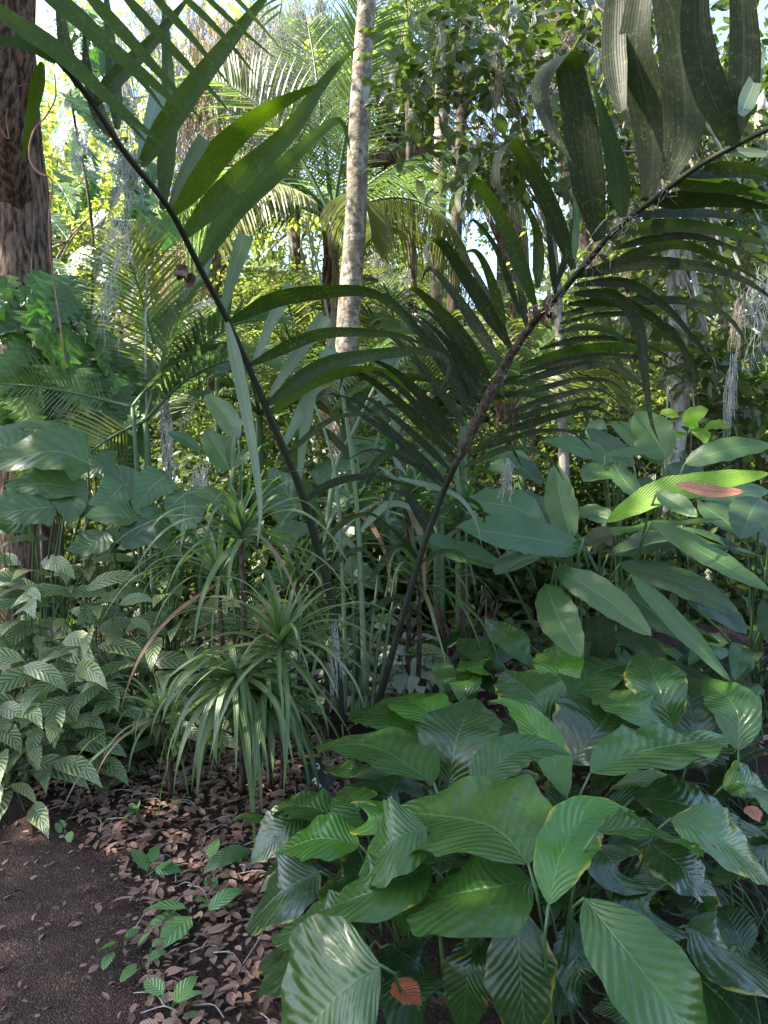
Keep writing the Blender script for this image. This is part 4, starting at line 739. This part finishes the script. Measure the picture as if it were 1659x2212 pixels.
# ------------------------------------------------------------------ fallen leaves and gravel
def scatter_region(n, poly, seed, inside=None):
    r = np.random.default_rng(seed); us = [p[0] for p in poly]; res = []
    g = np.array([PZ(u, v, 0)[:2] for u, v in poly]); lo, hi = g.min(0), g.max(0)
    while len(res) < n:
        p = r.uniform(lo, hi, (n, 2)); c = np.zeros(n, bool); j = len(g)-1
        for i in range(len(g)):
            xi, yi = g[i]; xj, yj = g[j]; m = ((yi > p[:, 1]) != (yj > p[:, 1])) & (p[:, 0] < (xj-xi)*(p[:, 1]-yi)/(yj-yi+1e-9)+xi); c ^= m; j = i
        res += list(p[c])
    return np.array(res[:n])
def litter(name, pts, lr, mat, seed, ratio=(.35, .55), kind='stuff', tilt=.35, hz=.006):
    r = np.random.default_rng(seed); n = len(pts); C = np.column_stack([pts, [gz(*p)+.014 for p in pts]]); C[:, 2] += r.uniform(.0, hz*3, n)
    a = r.uniform(0, 6.283, n); D = np.column_stack([np.cos(a), np.sin(a), r.normal(0, .12, n)]); N = np.column_stack([r.normal(0, tilt, n), r.normal(0, tilt, n), np.ones(n)])
    L = r.uniform(*lr, n); tm = (LEAF11[0].copy(), LEAF11[1]); tm[0][:, 2] *= 1.6
    return bulk(name, C, D, N, L, L*r.uniform(*ratio, n), tm, M[mat], None, kind=kind)
poly = [(120, 1735), (215, 1830), (290, 1930), (305, 2040), (318, 2130), (345, 2300), (620, 2300), (700, 1800), (760, 1620), (500, 1560), (250, 1560), (-80, 1620), (-60, 1690)]
litter('fallen_leaves', scatter_region(3500, poly, 1), (.018, .058), 'fallen', 1)
litter('fallen_leaves', scatter_region(220, poly, 11), (.05, .085), 'fallen', 11, ratio=(.3, .45), tilt=.35, hz=.014)
litter('fallen_leaves', scatter_region(260, [(-200, 1700), (330, 1700), (330, 2250), (-200, 2250)], 3), (.015, .04), 'fallen', 3)
litter('fallen_leaves', scatter_region(3500, [(-100, 1560), (-400, 1430), (1900, 1330), (2000, 1500), (1400, 1700), (700, 1800)], 4), (.035, .08), 'fallen', 4)
STONE = (np.array([[-.5, 0, 0], [.5, .1, 0], [0, .9, 0], [.05, .4, .45], [-.35, .6, .2], [.4, .6, .2]]), [(0, 1, 3), (1, 5, 3), (5, 2, 3), (2, 4, 3), (4, 0, 3)])
pt = scatter_region(9000, [(-300, 1690), (110, 1750), (230, 1830), (320, 1930), (345, 2130), (370, 2300), (-300, 2300)], 5); r5 = np.random.default_rng(5); n5 = len(pt)
a5 = r5.uniform(0, 6.28, n5); L5 = r5.uniform(.002, .006, n5); bulk('gravel', np.column_stack([pt, np.full(n5, .013)]), np.column_stack([np.cos(a5), np.sin(a5), 0*a5]), np.tile([0, 0, 1.], (n5, 1)), L5, L5*1.1, STONE, M['stone'], None, kind='stuff')
mb = MB()
for i, p in enumerate(scatter_region(120, poly, 8)):
    a = random.uniform(0, 6.28); l = random.uniform(.05, .16); b = np.array([p[0], p[1], .028]); e = b+np.array([math.cos(a)*l, math.sin(a)*l, random.uniform(-.01, .01)]); tube([b, (b+e)/2+np.array([.012, .01, .012]), e], [.0022, .0012], 5, 6, mb)
o = mb.build('fallen_twigs', M['bark_grey']); o['kind'] = 'stuff'
# ------------------------------------------------------------------ left tree with its climber
tb = gp(35, 5.2)
tree('big furrowed reddish-brown trunk at the left edge, wrapped in climbing leaves', tb, [tb, P(62, 900, 5.2), P(42, 500, 5.2), P(15, 150, 5.2), P(-40, -500, 5.3)], [.27, .22, .20, .20, .17],
     [((-3.6, 4.6, 7.2), (2.6, 2.6, 1.2)), ((-2.0, 3.2, 7.8), (2.4, 2.4, 1.0)), ((-5.5, 3.0, 7.2), (2.4, 2.6, 1.4))], None, 'bark_red', 'cr_dark', 9500, .15, LEAF4, 80, .8, name='oak_tree', limbs=14, seed=1, ns=22)  # crown is out of view, laid out to shade the foreground
t = thing('climbing_plant', 'climber with lobed glossy leaves covering the lower trunk of the left tree', 'climber', gp(80, 5.0))
r = np.random.default_rng(12)
mb = tube([gp(80, 5.0), P(85, 900, 4.97), P(70, 650, 4.97), P(75, 450, 4.97)], [.02, .015, .01], 6, 20, bump=.1); mb.build('stem', M['bark_dark'], t)
spots_ = [(u, v) for v in range(630, 1000, 36) for u in range(-10, 310, 42)]
for i, (u, v) in enumerate(spots_):
    u += r.uniform(-24, 24); v += r.uniform(-20, 20); 
    if u > 60+ (v-560)*.9: continue
    d = r.uniform(4.5, 4.85); a = r.uniform(.9, 2.3) if u > 60 else r.uniform(1.4, 2.8); L = r.uniform(75, 125)
    dx, dy = math.cos(a)*L, math.sin(a)*L
    dleaf(t, [(u-dx*.5, v-dy*.5), (u, v-6), (u+dx*.5, v+dy*.5)], (d+.08, d-.08), L*r.uniform(.62, .8), 'philo', .35, P(min(u, 90), v-30, 5.0), r.uniform(-.4, .4), prof=pf_lobe, nx=6, k=40, fold=.25, wave=.05, pr=.004, lift=0)
t = thing('climbing_plant', 'climber with lobed leaves trailing down in the light right of the left tree', 'climber', gp(150, 5.8))
mb = tube([gp(170, 5.8), P(190, 800, 5.8), P(200, 500, 5.8), P(150, 200, 5.7)], [.02, .015, .01], 6, 20, bump=.1); mb.build('stem', M['bark_dark'], t)
for i in range(96):
    v = r.uniform(40, 720); u = 110+r.uniform(0, 1)*min(260, 70+v*.42); d = r.uniform(5.4, 6.4); a = r.uniform(.5, 2.2); L = r.uniform(48, 90); dx, dy = math.cos(a)*L, math.sin(a)*L
    dleaf(t, [(u-dx*.5, v-dy*.5), (u, v-5), (u+dx*.5, v+dy*.5)], (d+.08, d-.08), L*r.uniform(.55, .75), 'philo', .35, P(u*.5+95, v-25, 5.8), r.uniform(-.5, .5), prof=pf_lobe, nx=4, k=34, fold=.25, wave=.05, pr=.003, lift=0)
# hanging root / vine
mb = tube([P(u, v, 4.3) for u, v in ((118, 160), (120, 210), (100, 250), (72, 285), (63, 340), (85, 375), (112, 390), (106, 470), (110, 560), (130, 700), (142, 800))], [.004, .006, .0055, .004, .003], 6, 70, bump=.12)
tag(mb.build('hanging_root', M['brown_leaf']), 'thin pale hanging root curling down beside the left trunk', 'root')
mb = tube([P(u, v, 4.7) for u, v in ((-10, 260), (18, 300), (14, 250), (30, 195), (60, 180))], .004, 6, 40); tag(mb.build('hanging_root', M['brown_leaf']), 'short looping root across the bark of the left trunk', 'root')
# thin bare pole stem
b = gp(322, 4.6); t = thing('sapling', 'thin bare grey sapling stem standing upright at the left', 'tree', b); tube([b, P(318, 900, 4.6), P(315, 700, 4.6), P(318, 560, 4.6)], [.013, .010, .008, .005], 8, 30, bump=.12).build('trunk', M['bark_grey'], t)
mb = MB()
for i in range(16):
    a = np.array(P(318, 562, 4.6)); e = a+np.array([r.normal()*.15, r.normal()*.15, abs(r.normal())*.10]); leaf(mb, [a, (a+e)/2+WUP*.03, e], .014, WUP, None, pf_lily, 8, 2, .2)
mb.build('leaf_tuft', M['frond_y'], t)

# ------------------------------------------------------------------ feather palms in the middle distance
def ppalm(name, label, base, top, rad_, fr, group=None, bark='bark_grey', extra=None):
    t = thing(name, label, 'palm', base, group); tube([base, (np.array(base)*.5+np.array(top)*.5), top], rad_, 12, 16, bump=.03).build('trunk', M[bark], t)
    for i, (d0, L, mat, kw) in enumerate(fr): frond('frond', t, np.array(top)+np.array([0, 0, .02]), d0, L, mat, seed=i+len(label), **kw)
    return t
B = lambda **k: k
topK = P(718, 480, 8.5)
M['frond_k'] = leafmat('frond_pale', (.07, .15, .06), (.12, .22, .08), (.28, .46, .10), .38, .38, 3, 0, .2, (.2, .27, .12), .1, parallel=True, spec=.6)
KU = dict(side=(1, .1, 0), vang=.05, droop=.3, lw=.038); KD = dict(vang=-.75, droop=.7, lw=.036, n=60)
KF = [((-.10, .2, 1), 2.6, 'frond_k', B(arch=.5, ll=.8, n=52, **KU)), ((.16, -.1, 1), 2.2, 'frond_k', B(arch=.8, ll=.7, n=46, **KU)), ((-.45, .1, 1), 2.5, 'frond_k', B(arch=1.1, ll=.8, n=52, **KU)),
      ((-.8, -.1, .75), 2.4, 'frond_k', B(arch=1.9, ll=.8, **KD)), ((-.95, -.3, .45), 2.3, 'frond_k', B(arch=1.9, ll=.85, **KD)), ((-1, .2, 1.1), 2.6, 'frond_k', B(arch=1.9, ll=.75, **KD)), ((-.6, -.7, .5), 2.1, 'frond_y', B(arch=1.9, ll=.75, **KD)),
      ((.95, -.2, 1.0), 2.7, 'frond_k', B(arch=1.9, ll=.75, **KD)), ((.8, -.4, .4), 2.1, 'frond_y', B(arch=1.9, ll=.7, **KD)), ((1, .2, .15), 2.2, 'frond_y', B(arch=1.3, ll=.7, **KD)), ((-.5, .6, .9), 2.2, 'frond_k', B(arch=1.5, ll=.7)), ((.5, .6, .9), 2.2, 'frond_k', B(arch=1.5, ll=.7)), ((.3, -.8, .4), 1.7, 'frond_y', B(arch=2.0, ll=.6, **KD))]
ppalm('feather_palm', 'feather palm with a full crown of arching fronds at the centre behind the pale trunk', gp(722, 8.5), topK, [.11, .085, .07], KF)
mb = MB(); tube([P(706, 560, 8.2), P(704, 640, 8.2), P(705, 690, 8.2)], [.05, .055, .04], 10, 14, mb, bump=.15); tube([P(700, 500, 8.3), P(706, 570, 8.2)], [.02, .035], 8, 5, mb)
tag(mb.build('shaggy_palm_stem', M['bark_red']), 'short shaggy reddish stem in front of the central feather palm', 'palm stem')
HF = [((-.12, -.25, 1), 1.0, 'frond_y', B(arch=.5, ll=.46, n=26, side=(1, 0, .1), vang=.05, droop=.25, lw=.026)), ((.55, -.1, .9), 1.0, 'frond_g', B(arch=1.3, ll=.38, n=24)), ((.1, .5, 1), 1.0, 'frond_g', B(arch=1.2, ll=.4, n=24))]
ppalm('young_palm', 'young yellow-green palm left of centre with V-shaped fronds', gp(362, 4.9), P(360, 870, 4.9), [.03, .025, .02], HF, bark='stem')
HG = [((-.8, -.25, -.35), .75, 'frond_y', B(arch=.9, ll=.38, n=28, side=(.3, -.2, 1), vang=.05, droop=.2, lw=.02)), ((.7, -.1, .8), 1.0, 'frond_g', B(arch=1.3, ll=.36, n=24)), ((.2, .2, 1), 1.0, 'frond_g', B(arch=.9, ll=.36, n=24))]
ppalm('young_palm', 'young palm behind the elephant ears, one frond fanning down to the left', gp(335, 4.5), P(315, 915, 4.5), [.03, .025, .02], HG, bark='stem')
HH = [((-1, -.1, .35), 1.5, 'frond_g', B(arch=1.0, ll=.28, n=34)), ((.4, -.3, .9), 1.0, 'frond_g', B(arch=1.2, ll=.3, n=24))]
t = thing('young_palm', 'palm sending a long level frond across the climber at far left', 'palm', gp(300, 4.4)); 
tube([gp(300, 4.4), P(295, 1000, 4.4), P(285, 880, 4.4)], [.02, .012], 8, 10).build('trunk', M['stem'], t)
frond('frond', t, P(285, 880, 4.4), (-.95, -.1, .28), 1.0, 'frond_g', n=36, ll=.22, arch=.35, vang=.1, droop=.2, lw=.018, side=(.1, 0, 1))
frond('frond', t, P(285, 880, 4.4), (.5, .5, .9), .9, 'frond_g', n=24, ll=.26, arch=1.2)
low = [(560, 900, 6.2, 1.1, 'feather palm low behind the pale cut-ended leaflets'), (470, 800, 7.5, 1.3, 'shaded feather palm left of the central palm, low in the undergrowth'), (640, 780, 10, 1.6, 'distant feather palm under the central palm crown'), (860, 760, 9, 1.3, 'feather palm seen between the pale trunk and the dark frond'),
       (1130, 850, 6.8, 1.2, 'feather palm behind the mossy part of the right frond'), (1270, 830, 8.5, 1.3, 'bright feather palm in the clearing at right centre'), (1010, 760, 12, 1.8, 'small far palm below the bright sky gap'), (950, 880, 5.4, .8, 'low cane palm behind the crossing of dark leaflets'), (1590, 950, 7, 1.0, 'feather palm at the right behind the paddle leaves'),
       (1000, 900, 5.0, .7, 'cane palm just left of the right frond, dark arching leaflets'), (740, 900, 6.0, .9, 'cane palm at the foot of the pale trunk')]
for i, (u, v, d, L, lb) in enumerate(low):
    rr = np.random.default_rng(300+i); fr = []
    for k in range(9):
        a = k*2.399+rr.uniform(-.3, .3); e = rr.uniform(.5, 1.25); fr.append(((math.cos(a)*math.cos(e), math.sin(a)*math.cos(e), math.sin(e)), L*rr.uniform(.8, 1.1), 'frond_y' if rr.random() < .4 else 'frond_g', B(arch=rr.uniform(1.2, 1.9), ll=L*.34, n=22, lw=.03 if d > 6 else .026, droop=.7)))
    ppalm('feather_palm', lb, gp(u, d), P(u, v, d), [.05, .04, .03], fr, 'feather palms in the undergrowth', 'stem')
# tall far palms with hanging fans at the top
for i, (u, v, d, lb) in enumerate([(1010, -30, 10, 'palm whose hanging fronds fill the top right of centre'), (1120, -60, 9, 'palm with dark fronds hanging from the top edge'), (880, -40, 12, 'tall palm with yellowish hanging fronds right of the pale trunk top'), (640, 130, 14, 'far dark spiky palm left of the pale trunk')]):
    rr = np.random.default_rng(400+i); fr = []
    for k in range(14):
        a = k*2.399; e = rr.uniform(-.1, 1.2); fr.append(((math.cos(a)*math.cos(e), math.sin(a)*math.cos(e), math.sin(e)), rr.uniform(1.4, 2.0), 'frond_y' if rr.random() < .4 else 'frond_g', B(arch=rr.uniform(1.6, 2.6), ll=.7, n=22, lw=.035, droop=1.1)))
    ppalm('tall_palm', lb, gp((955, 1445, 900, 640)[i], d), P(u, v, d), [.10, .08, .07], fr, 'tall palms behind', 'bark_dark')

# ------------------------------------------------------------------ pale trunks
def trunkpalm(label, px, ds, rr_, mat, top_fr=True, seed=0, bark='bark_pale'):
    pts = [P(u, v, d) for (u, v), d in zip(px, ds)]; b = gp(px[0][0], ds[0]); pts[0] = b; t = thing('palm_tree', label, 'palm', b, None)
    tube(pts, rr_, 24, 60, bump=.006).build('trunk', M[bark], t)
    if top_fr:
        rr = np.random.default_rng(seed)
        for k in range(12):
            a = k*2.399; e = rr.uniform(-.1, 1.2); frond('frond', t, pts[-1], (math.cos(a)*math.cos(e), math.sin(a)*math.cos(e), math.sin(e)), 1.9, 'frond_g', n=20, ll=.6, arch=2.0, seed=k)
trunkpalm('tall pale lichen-spotted palm trunk rising through the centre to the top edge', [(742, 1320), (745, 900), (752, 700), (768, 480), (776, 250), (792, 0), (810, -300)], [7.0]*7, [.125, .12, .11, .10, .088, .09], 'frond_g')
trunkpalm('thinner ringed palm trunk behind, right of the main pale trunk', [(930, 1200), (935, 800), (943, 600), (952, 350), (957, 0), (960, -200)], [10.5]*6, [.11, .10, .10, .09], 'frond_g', seed=3)

# ------------------------------------------------------------------ right tree with broad leaves and branches
tb = gp(1462, 5.8)
def pxblob(u, v, d, ru, rv, rd): c = P(u, v, d); return (tuple(c), (ru*d/FPX, rd, rv*d/FPX))
tree('smooth grey-brown tree at right with wide leafy branches reaching to the top', tb, [tb, P(1448, 1050, 5.8), P(1470, 850, 5.8), P(1440, 500, 5.8), P(1330, 150, 5.7), P(1280, -100, 5.7)], [.09, .075, .06, .04],
     [pxblob(1520, 650, 5.8, 220, 190, .9), pxblob(1280, 230, 5.8, 150, 280, .9), pxblob(1560, 900, 5.6, 150, 130, .7), pxblob(1550, 250, 6.4, 180, 280, .8)], None, 'bark_grey', 'cr_dark', 3000, .13, LEAF11, 100, .28, limbs=30, ratio=.55, seed=21, droop=.4)
tb = gp(1230, 6.6)
tree('slender tree with oval dark leaves hanging in front of the sky at the top', tb, [tb, P(1215, 900, 6.6), P(1190, 500, 6.5), P(1090, 150, 6.2), P(1000, -80, 6.0)], [.06, .045, .03, .015],
     [pxblob(930, 110, 5.6, 130, 110, .5), pxblob(1090, 270, 5.8, 130, 190, .6), pxblob(880, 250, 5.8, 50, 80, .4), pxblob(1190, 60, 5.9, 110, 110, .5)], None, 'bark_grey', 'cr_dark', 900, .145, LEAF11, 52, .26, limbs=26, ratio=.52, seed=22, droop=.5)
tb = gp(1700, 7.2)
tree('sunlit round-leaved tree behind the right tree', tb, [tb, P(1690, 900, 7.2), P(1650, 500, 7.2), P(1640, 200, 7.2)], [.10, .08, .05], [pxblob(1560, 620, 7.6, 260, 280, .9), pxblob(1300, 700, 8.2, 200, 170, .9), pxblob(1480, 400, 8.0, 250, 260, .9)], None, 'bark_grey', 'cr_mid', 2600, .13, LEAF11, 80, .34, limbs=24, ratio=.62, seed=23)
# bright young leaves at the edge of the clearing
t = thing('sapling', 'sapling with a few bright yellow-green leaves beside the grey-brown trunk', 'tree', gp(1500, 4.9)); tube([gp(1500, 4.9), P(1490, 1000, 4.9), P(1500, 900, 4.9)], [.008, .004], 6, 10).build('trunk', M['bark_dark'], t)
for px, wd in [([(1490, 925), (1500, 900), (1530, 885)], 26), ([(1495, 930), (1520, 940), (1524, 958)], 26), ([(1520, 925), (1545, 918), (1580, 922)], 24), ([(1480, 935), (1462, 940), (1440, 945)], 18), ([(1430, 885), (1445, 893), (1466, 900)], 24)]: dleaf(t, px, (4.6, 4.5), wd, 'big_lit', .5, P(1497, 915, 4.85), prof=pf_round, pr=.002, lift=0)

# ------------------------------------------------------------------ oak limb and background wood
tb = gp(1110, 15)
tree('far oak with a heavy reddish limb across the centre', tb, [tb, P(1110, 700, 15), P(1090, 400, 15), P(1000, 330, 14.5), P(850, 335, 14), P(740, 370, 14)], [.5, .4, .36, .30, .22, .10],
     [pxblob(830, 230, 14.5, 140, 110, 1.2), pxblob(800, 460, 14.5, 60, 90, .8)], None, 'bark_red', 'cr_mid', 3600, .17, LEAF4, 60, .5, limbs=12, seed=31)
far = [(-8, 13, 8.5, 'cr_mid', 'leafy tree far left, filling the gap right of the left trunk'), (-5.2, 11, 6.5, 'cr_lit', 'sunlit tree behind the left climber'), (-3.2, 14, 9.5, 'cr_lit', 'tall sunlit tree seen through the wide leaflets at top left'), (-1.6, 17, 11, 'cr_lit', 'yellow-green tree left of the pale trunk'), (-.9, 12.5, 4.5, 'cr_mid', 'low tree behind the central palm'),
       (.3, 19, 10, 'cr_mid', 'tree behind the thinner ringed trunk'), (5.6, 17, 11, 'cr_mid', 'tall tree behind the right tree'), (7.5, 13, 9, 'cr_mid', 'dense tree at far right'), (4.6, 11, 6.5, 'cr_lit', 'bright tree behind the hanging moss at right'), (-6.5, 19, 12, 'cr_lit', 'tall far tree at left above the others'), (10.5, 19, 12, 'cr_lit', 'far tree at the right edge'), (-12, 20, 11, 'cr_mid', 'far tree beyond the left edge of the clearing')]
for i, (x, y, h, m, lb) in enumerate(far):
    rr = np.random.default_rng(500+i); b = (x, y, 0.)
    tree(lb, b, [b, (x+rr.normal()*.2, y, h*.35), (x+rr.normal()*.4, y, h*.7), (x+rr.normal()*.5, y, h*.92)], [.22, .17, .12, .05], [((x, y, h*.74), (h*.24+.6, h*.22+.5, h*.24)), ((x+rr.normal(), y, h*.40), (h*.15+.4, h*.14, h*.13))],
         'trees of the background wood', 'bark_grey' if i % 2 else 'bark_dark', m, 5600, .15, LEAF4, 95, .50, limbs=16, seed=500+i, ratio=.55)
# unseen trees, added so that their crowns shade the foreground
for i, (x, y, h, lb) in enumerate([(-7.5, 1.5, 9.5, 'unseen tree added for shade, left of the path'), (3.6, -3.0, 10, 'unseen tree added for shade, behind the viewer to the right'), (-3.5, -4.0, 10, 'unseen tree added for shade, behind the viewer to the left')]):
    b = (x, y, 0.); tree(lb, b, [b, (x, y, h*.5), (x+.2, y, h*.85)], [.25, .2, .1], [((x, y, h*.85), (3.0, 3.0, 1.3))], 'unseen trees added to shade the path', 'bark_dark', 'cr_dark', 7500, .2, LEAF4, 75, .8, limbs=12, seed=600+i)
# shrubs in the undergrowth
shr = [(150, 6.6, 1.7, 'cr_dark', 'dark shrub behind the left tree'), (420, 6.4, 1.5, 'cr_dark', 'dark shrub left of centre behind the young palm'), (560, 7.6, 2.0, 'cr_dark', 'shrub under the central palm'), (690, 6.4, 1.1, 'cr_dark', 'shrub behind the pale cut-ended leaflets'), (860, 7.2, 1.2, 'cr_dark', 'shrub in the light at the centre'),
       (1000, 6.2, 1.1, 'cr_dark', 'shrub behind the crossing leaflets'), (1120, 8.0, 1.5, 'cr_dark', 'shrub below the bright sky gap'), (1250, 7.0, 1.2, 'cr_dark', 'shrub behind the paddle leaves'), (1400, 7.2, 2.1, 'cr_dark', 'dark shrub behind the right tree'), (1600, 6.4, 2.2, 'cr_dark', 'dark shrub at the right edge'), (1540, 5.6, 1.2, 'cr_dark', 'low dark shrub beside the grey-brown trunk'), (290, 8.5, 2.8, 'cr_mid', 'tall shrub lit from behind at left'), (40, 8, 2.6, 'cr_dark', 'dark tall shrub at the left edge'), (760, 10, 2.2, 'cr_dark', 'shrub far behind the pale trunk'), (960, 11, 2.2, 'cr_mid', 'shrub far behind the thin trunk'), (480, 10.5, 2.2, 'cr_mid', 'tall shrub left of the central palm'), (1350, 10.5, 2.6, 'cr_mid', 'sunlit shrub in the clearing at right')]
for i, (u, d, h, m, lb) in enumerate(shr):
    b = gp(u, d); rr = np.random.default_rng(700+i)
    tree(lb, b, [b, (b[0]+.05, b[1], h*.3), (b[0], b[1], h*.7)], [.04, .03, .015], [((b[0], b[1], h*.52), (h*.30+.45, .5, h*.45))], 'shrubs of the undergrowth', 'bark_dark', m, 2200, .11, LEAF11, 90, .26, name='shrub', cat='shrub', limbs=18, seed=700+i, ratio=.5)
# the far wood, one mass
r = np.random.default_rng(77); n = 90000; a = r.uniform(-1.0, 1.0, n); dist = r.uniform(24, 34, n); C = np.column_stack([np.sin(a)*dist, np.cos(a)*dist, r.uniform(0, 1, n)**1.3*(6.2+1.3*np.sin(a*9)+.8*np.sin(a*23))*(1-.45*np.exp(-((a-.14)/.05)**2))*(1+.65/(1+np.exp((a-.02)/.03)))])
bulk('distant_wood', C, r.normal(size=(n, 3)), r.normal(size=(n, 3))*.6+np.array([0, -.3, 1.]), r.uniform(.3, .6, n), r.uniform(.2, .35, n), LEAF4, M['cr_mid'], None, kind='stuff')

# ------------------------------------------------------------------ low green cover under the plants behind
r = np.random.default_rng(78); n = 6000; u_ = r.uniform(-100, 1750, n); d_ = r.uniform(4.6, 12, n); C = np.column_stack([(u_-CU)/FPX*d_, d_, r.uniform(0, .38, n)])
bulk('ground_cover', C, np.column_stack([r.normal(size=n), r.normal(size=n), r.uniform(-.3, .8, n)]), r.normal(size=(n, 3))*.5+np.array([0, 0, 1.]), r.uniform(.09, .2, n), r.uniform(.04, .08, n), LEAF11, M['cr_dark'], None, kind='stuff')

# ------------------------------------------------------------------ spanish moss
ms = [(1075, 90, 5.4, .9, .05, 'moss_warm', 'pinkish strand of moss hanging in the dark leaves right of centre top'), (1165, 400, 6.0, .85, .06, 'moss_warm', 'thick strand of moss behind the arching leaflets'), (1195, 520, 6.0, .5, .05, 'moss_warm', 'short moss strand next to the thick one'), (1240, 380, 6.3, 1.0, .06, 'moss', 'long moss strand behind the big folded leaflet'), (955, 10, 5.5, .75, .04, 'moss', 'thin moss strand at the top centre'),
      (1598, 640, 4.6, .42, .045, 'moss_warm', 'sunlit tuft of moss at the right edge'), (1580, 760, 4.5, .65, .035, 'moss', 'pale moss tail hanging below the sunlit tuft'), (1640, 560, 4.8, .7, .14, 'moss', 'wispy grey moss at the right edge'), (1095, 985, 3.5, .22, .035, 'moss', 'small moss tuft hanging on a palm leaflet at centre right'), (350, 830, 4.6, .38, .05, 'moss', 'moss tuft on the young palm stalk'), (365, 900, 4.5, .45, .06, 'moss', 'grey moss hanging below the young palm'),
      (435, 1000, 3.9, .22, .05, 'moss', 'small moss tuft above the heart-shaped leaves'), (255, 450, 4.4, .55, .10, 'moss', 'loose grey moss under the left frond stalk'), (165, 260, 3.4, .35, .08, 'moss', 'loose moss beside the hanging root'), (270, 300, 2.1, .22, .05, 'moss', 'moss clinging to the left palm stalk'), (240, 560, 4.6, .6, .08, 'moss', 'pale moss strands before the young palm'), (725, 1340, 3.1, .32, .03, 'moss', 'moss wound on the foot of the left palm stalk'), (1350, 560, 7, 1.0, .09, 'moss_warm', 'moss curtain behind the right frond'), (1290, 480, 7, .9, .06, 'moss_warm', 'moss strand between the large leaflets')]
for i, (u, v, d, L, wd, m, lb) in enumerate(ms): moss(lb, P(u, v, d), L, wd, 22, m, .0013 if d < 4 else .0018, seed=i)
# moss wrapped round the mossy stretch of the right frond
r = np.random.default_rng(9); mb = MB()
for i in range(110):
    q = smooth_path(R2, 200)[r.integers(78, 150)]; c = P(q[0], q[1], q[2]); s_ = r.uniform(.012, .04); p = [c+r.normal(size=3)*.012]
    for k in range(5): p.append(p[-1]+r.normal(size=3)*s_*.45-WUP*s_*.15)
    tube(p, .0007, 3, 12, mb)
M['moss_dark'] = NT('moss_dull_grey').out((.20, .19, .16), .9)  # darker grey than the other moss
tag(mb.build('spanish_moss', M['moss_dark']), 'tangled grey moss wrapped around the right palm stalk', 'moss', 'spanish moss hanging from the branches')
# far grey curtains of moss in the tree tops
fm = [(520, 90, 9), (600, 60, 10), (650, 130, 11), (440, 120, 9), (700, 200, 12), (360, 120, 9), (470, 330, 9), (540, 300, 10), (1130, 30, 8), (1210, 60, 8.5), (1260, 120, 9), (1310, 200, 9), (930, 60, 11), (1000, 60, 11), (850, 40, 11), (480, 60, 10), (560, 20, 11), (500, 150, 12), (430, 30, 12), (690, 10, 13), (640, 40, 12), (1160, -20, 9), (1180, 60, 9.5), (1240, 20, 10), (1290, 60, 11), (330, 50, 10), (560, 150, 12), (860, 120, 14), (900, 180, 14), (1010, 180, 13), (390, 230, 10), (350, 380, 9), (820, 600, 12), (990, 420, 13), (1050, 300, 12), (1330, 130, 9), (1360, 250, 9), (250, 90, 9), (455, 290, 11), (610, 190, 13), (730, 90, 13), (1225, 150, 10), (400, 560, 8), (455, 690, 9), (880, 640, 12)]
for i, (u, v, d) in enumerate(fm): moss('grey curtain of moss hanging in the far tree tops', P(u, v-60, d), random.uniform(1.0, 2.2), .26, 44, 'moss' if i % 3 else 'moss_warm', .006, 'curtains of moss in the far tree tops', 50+i)
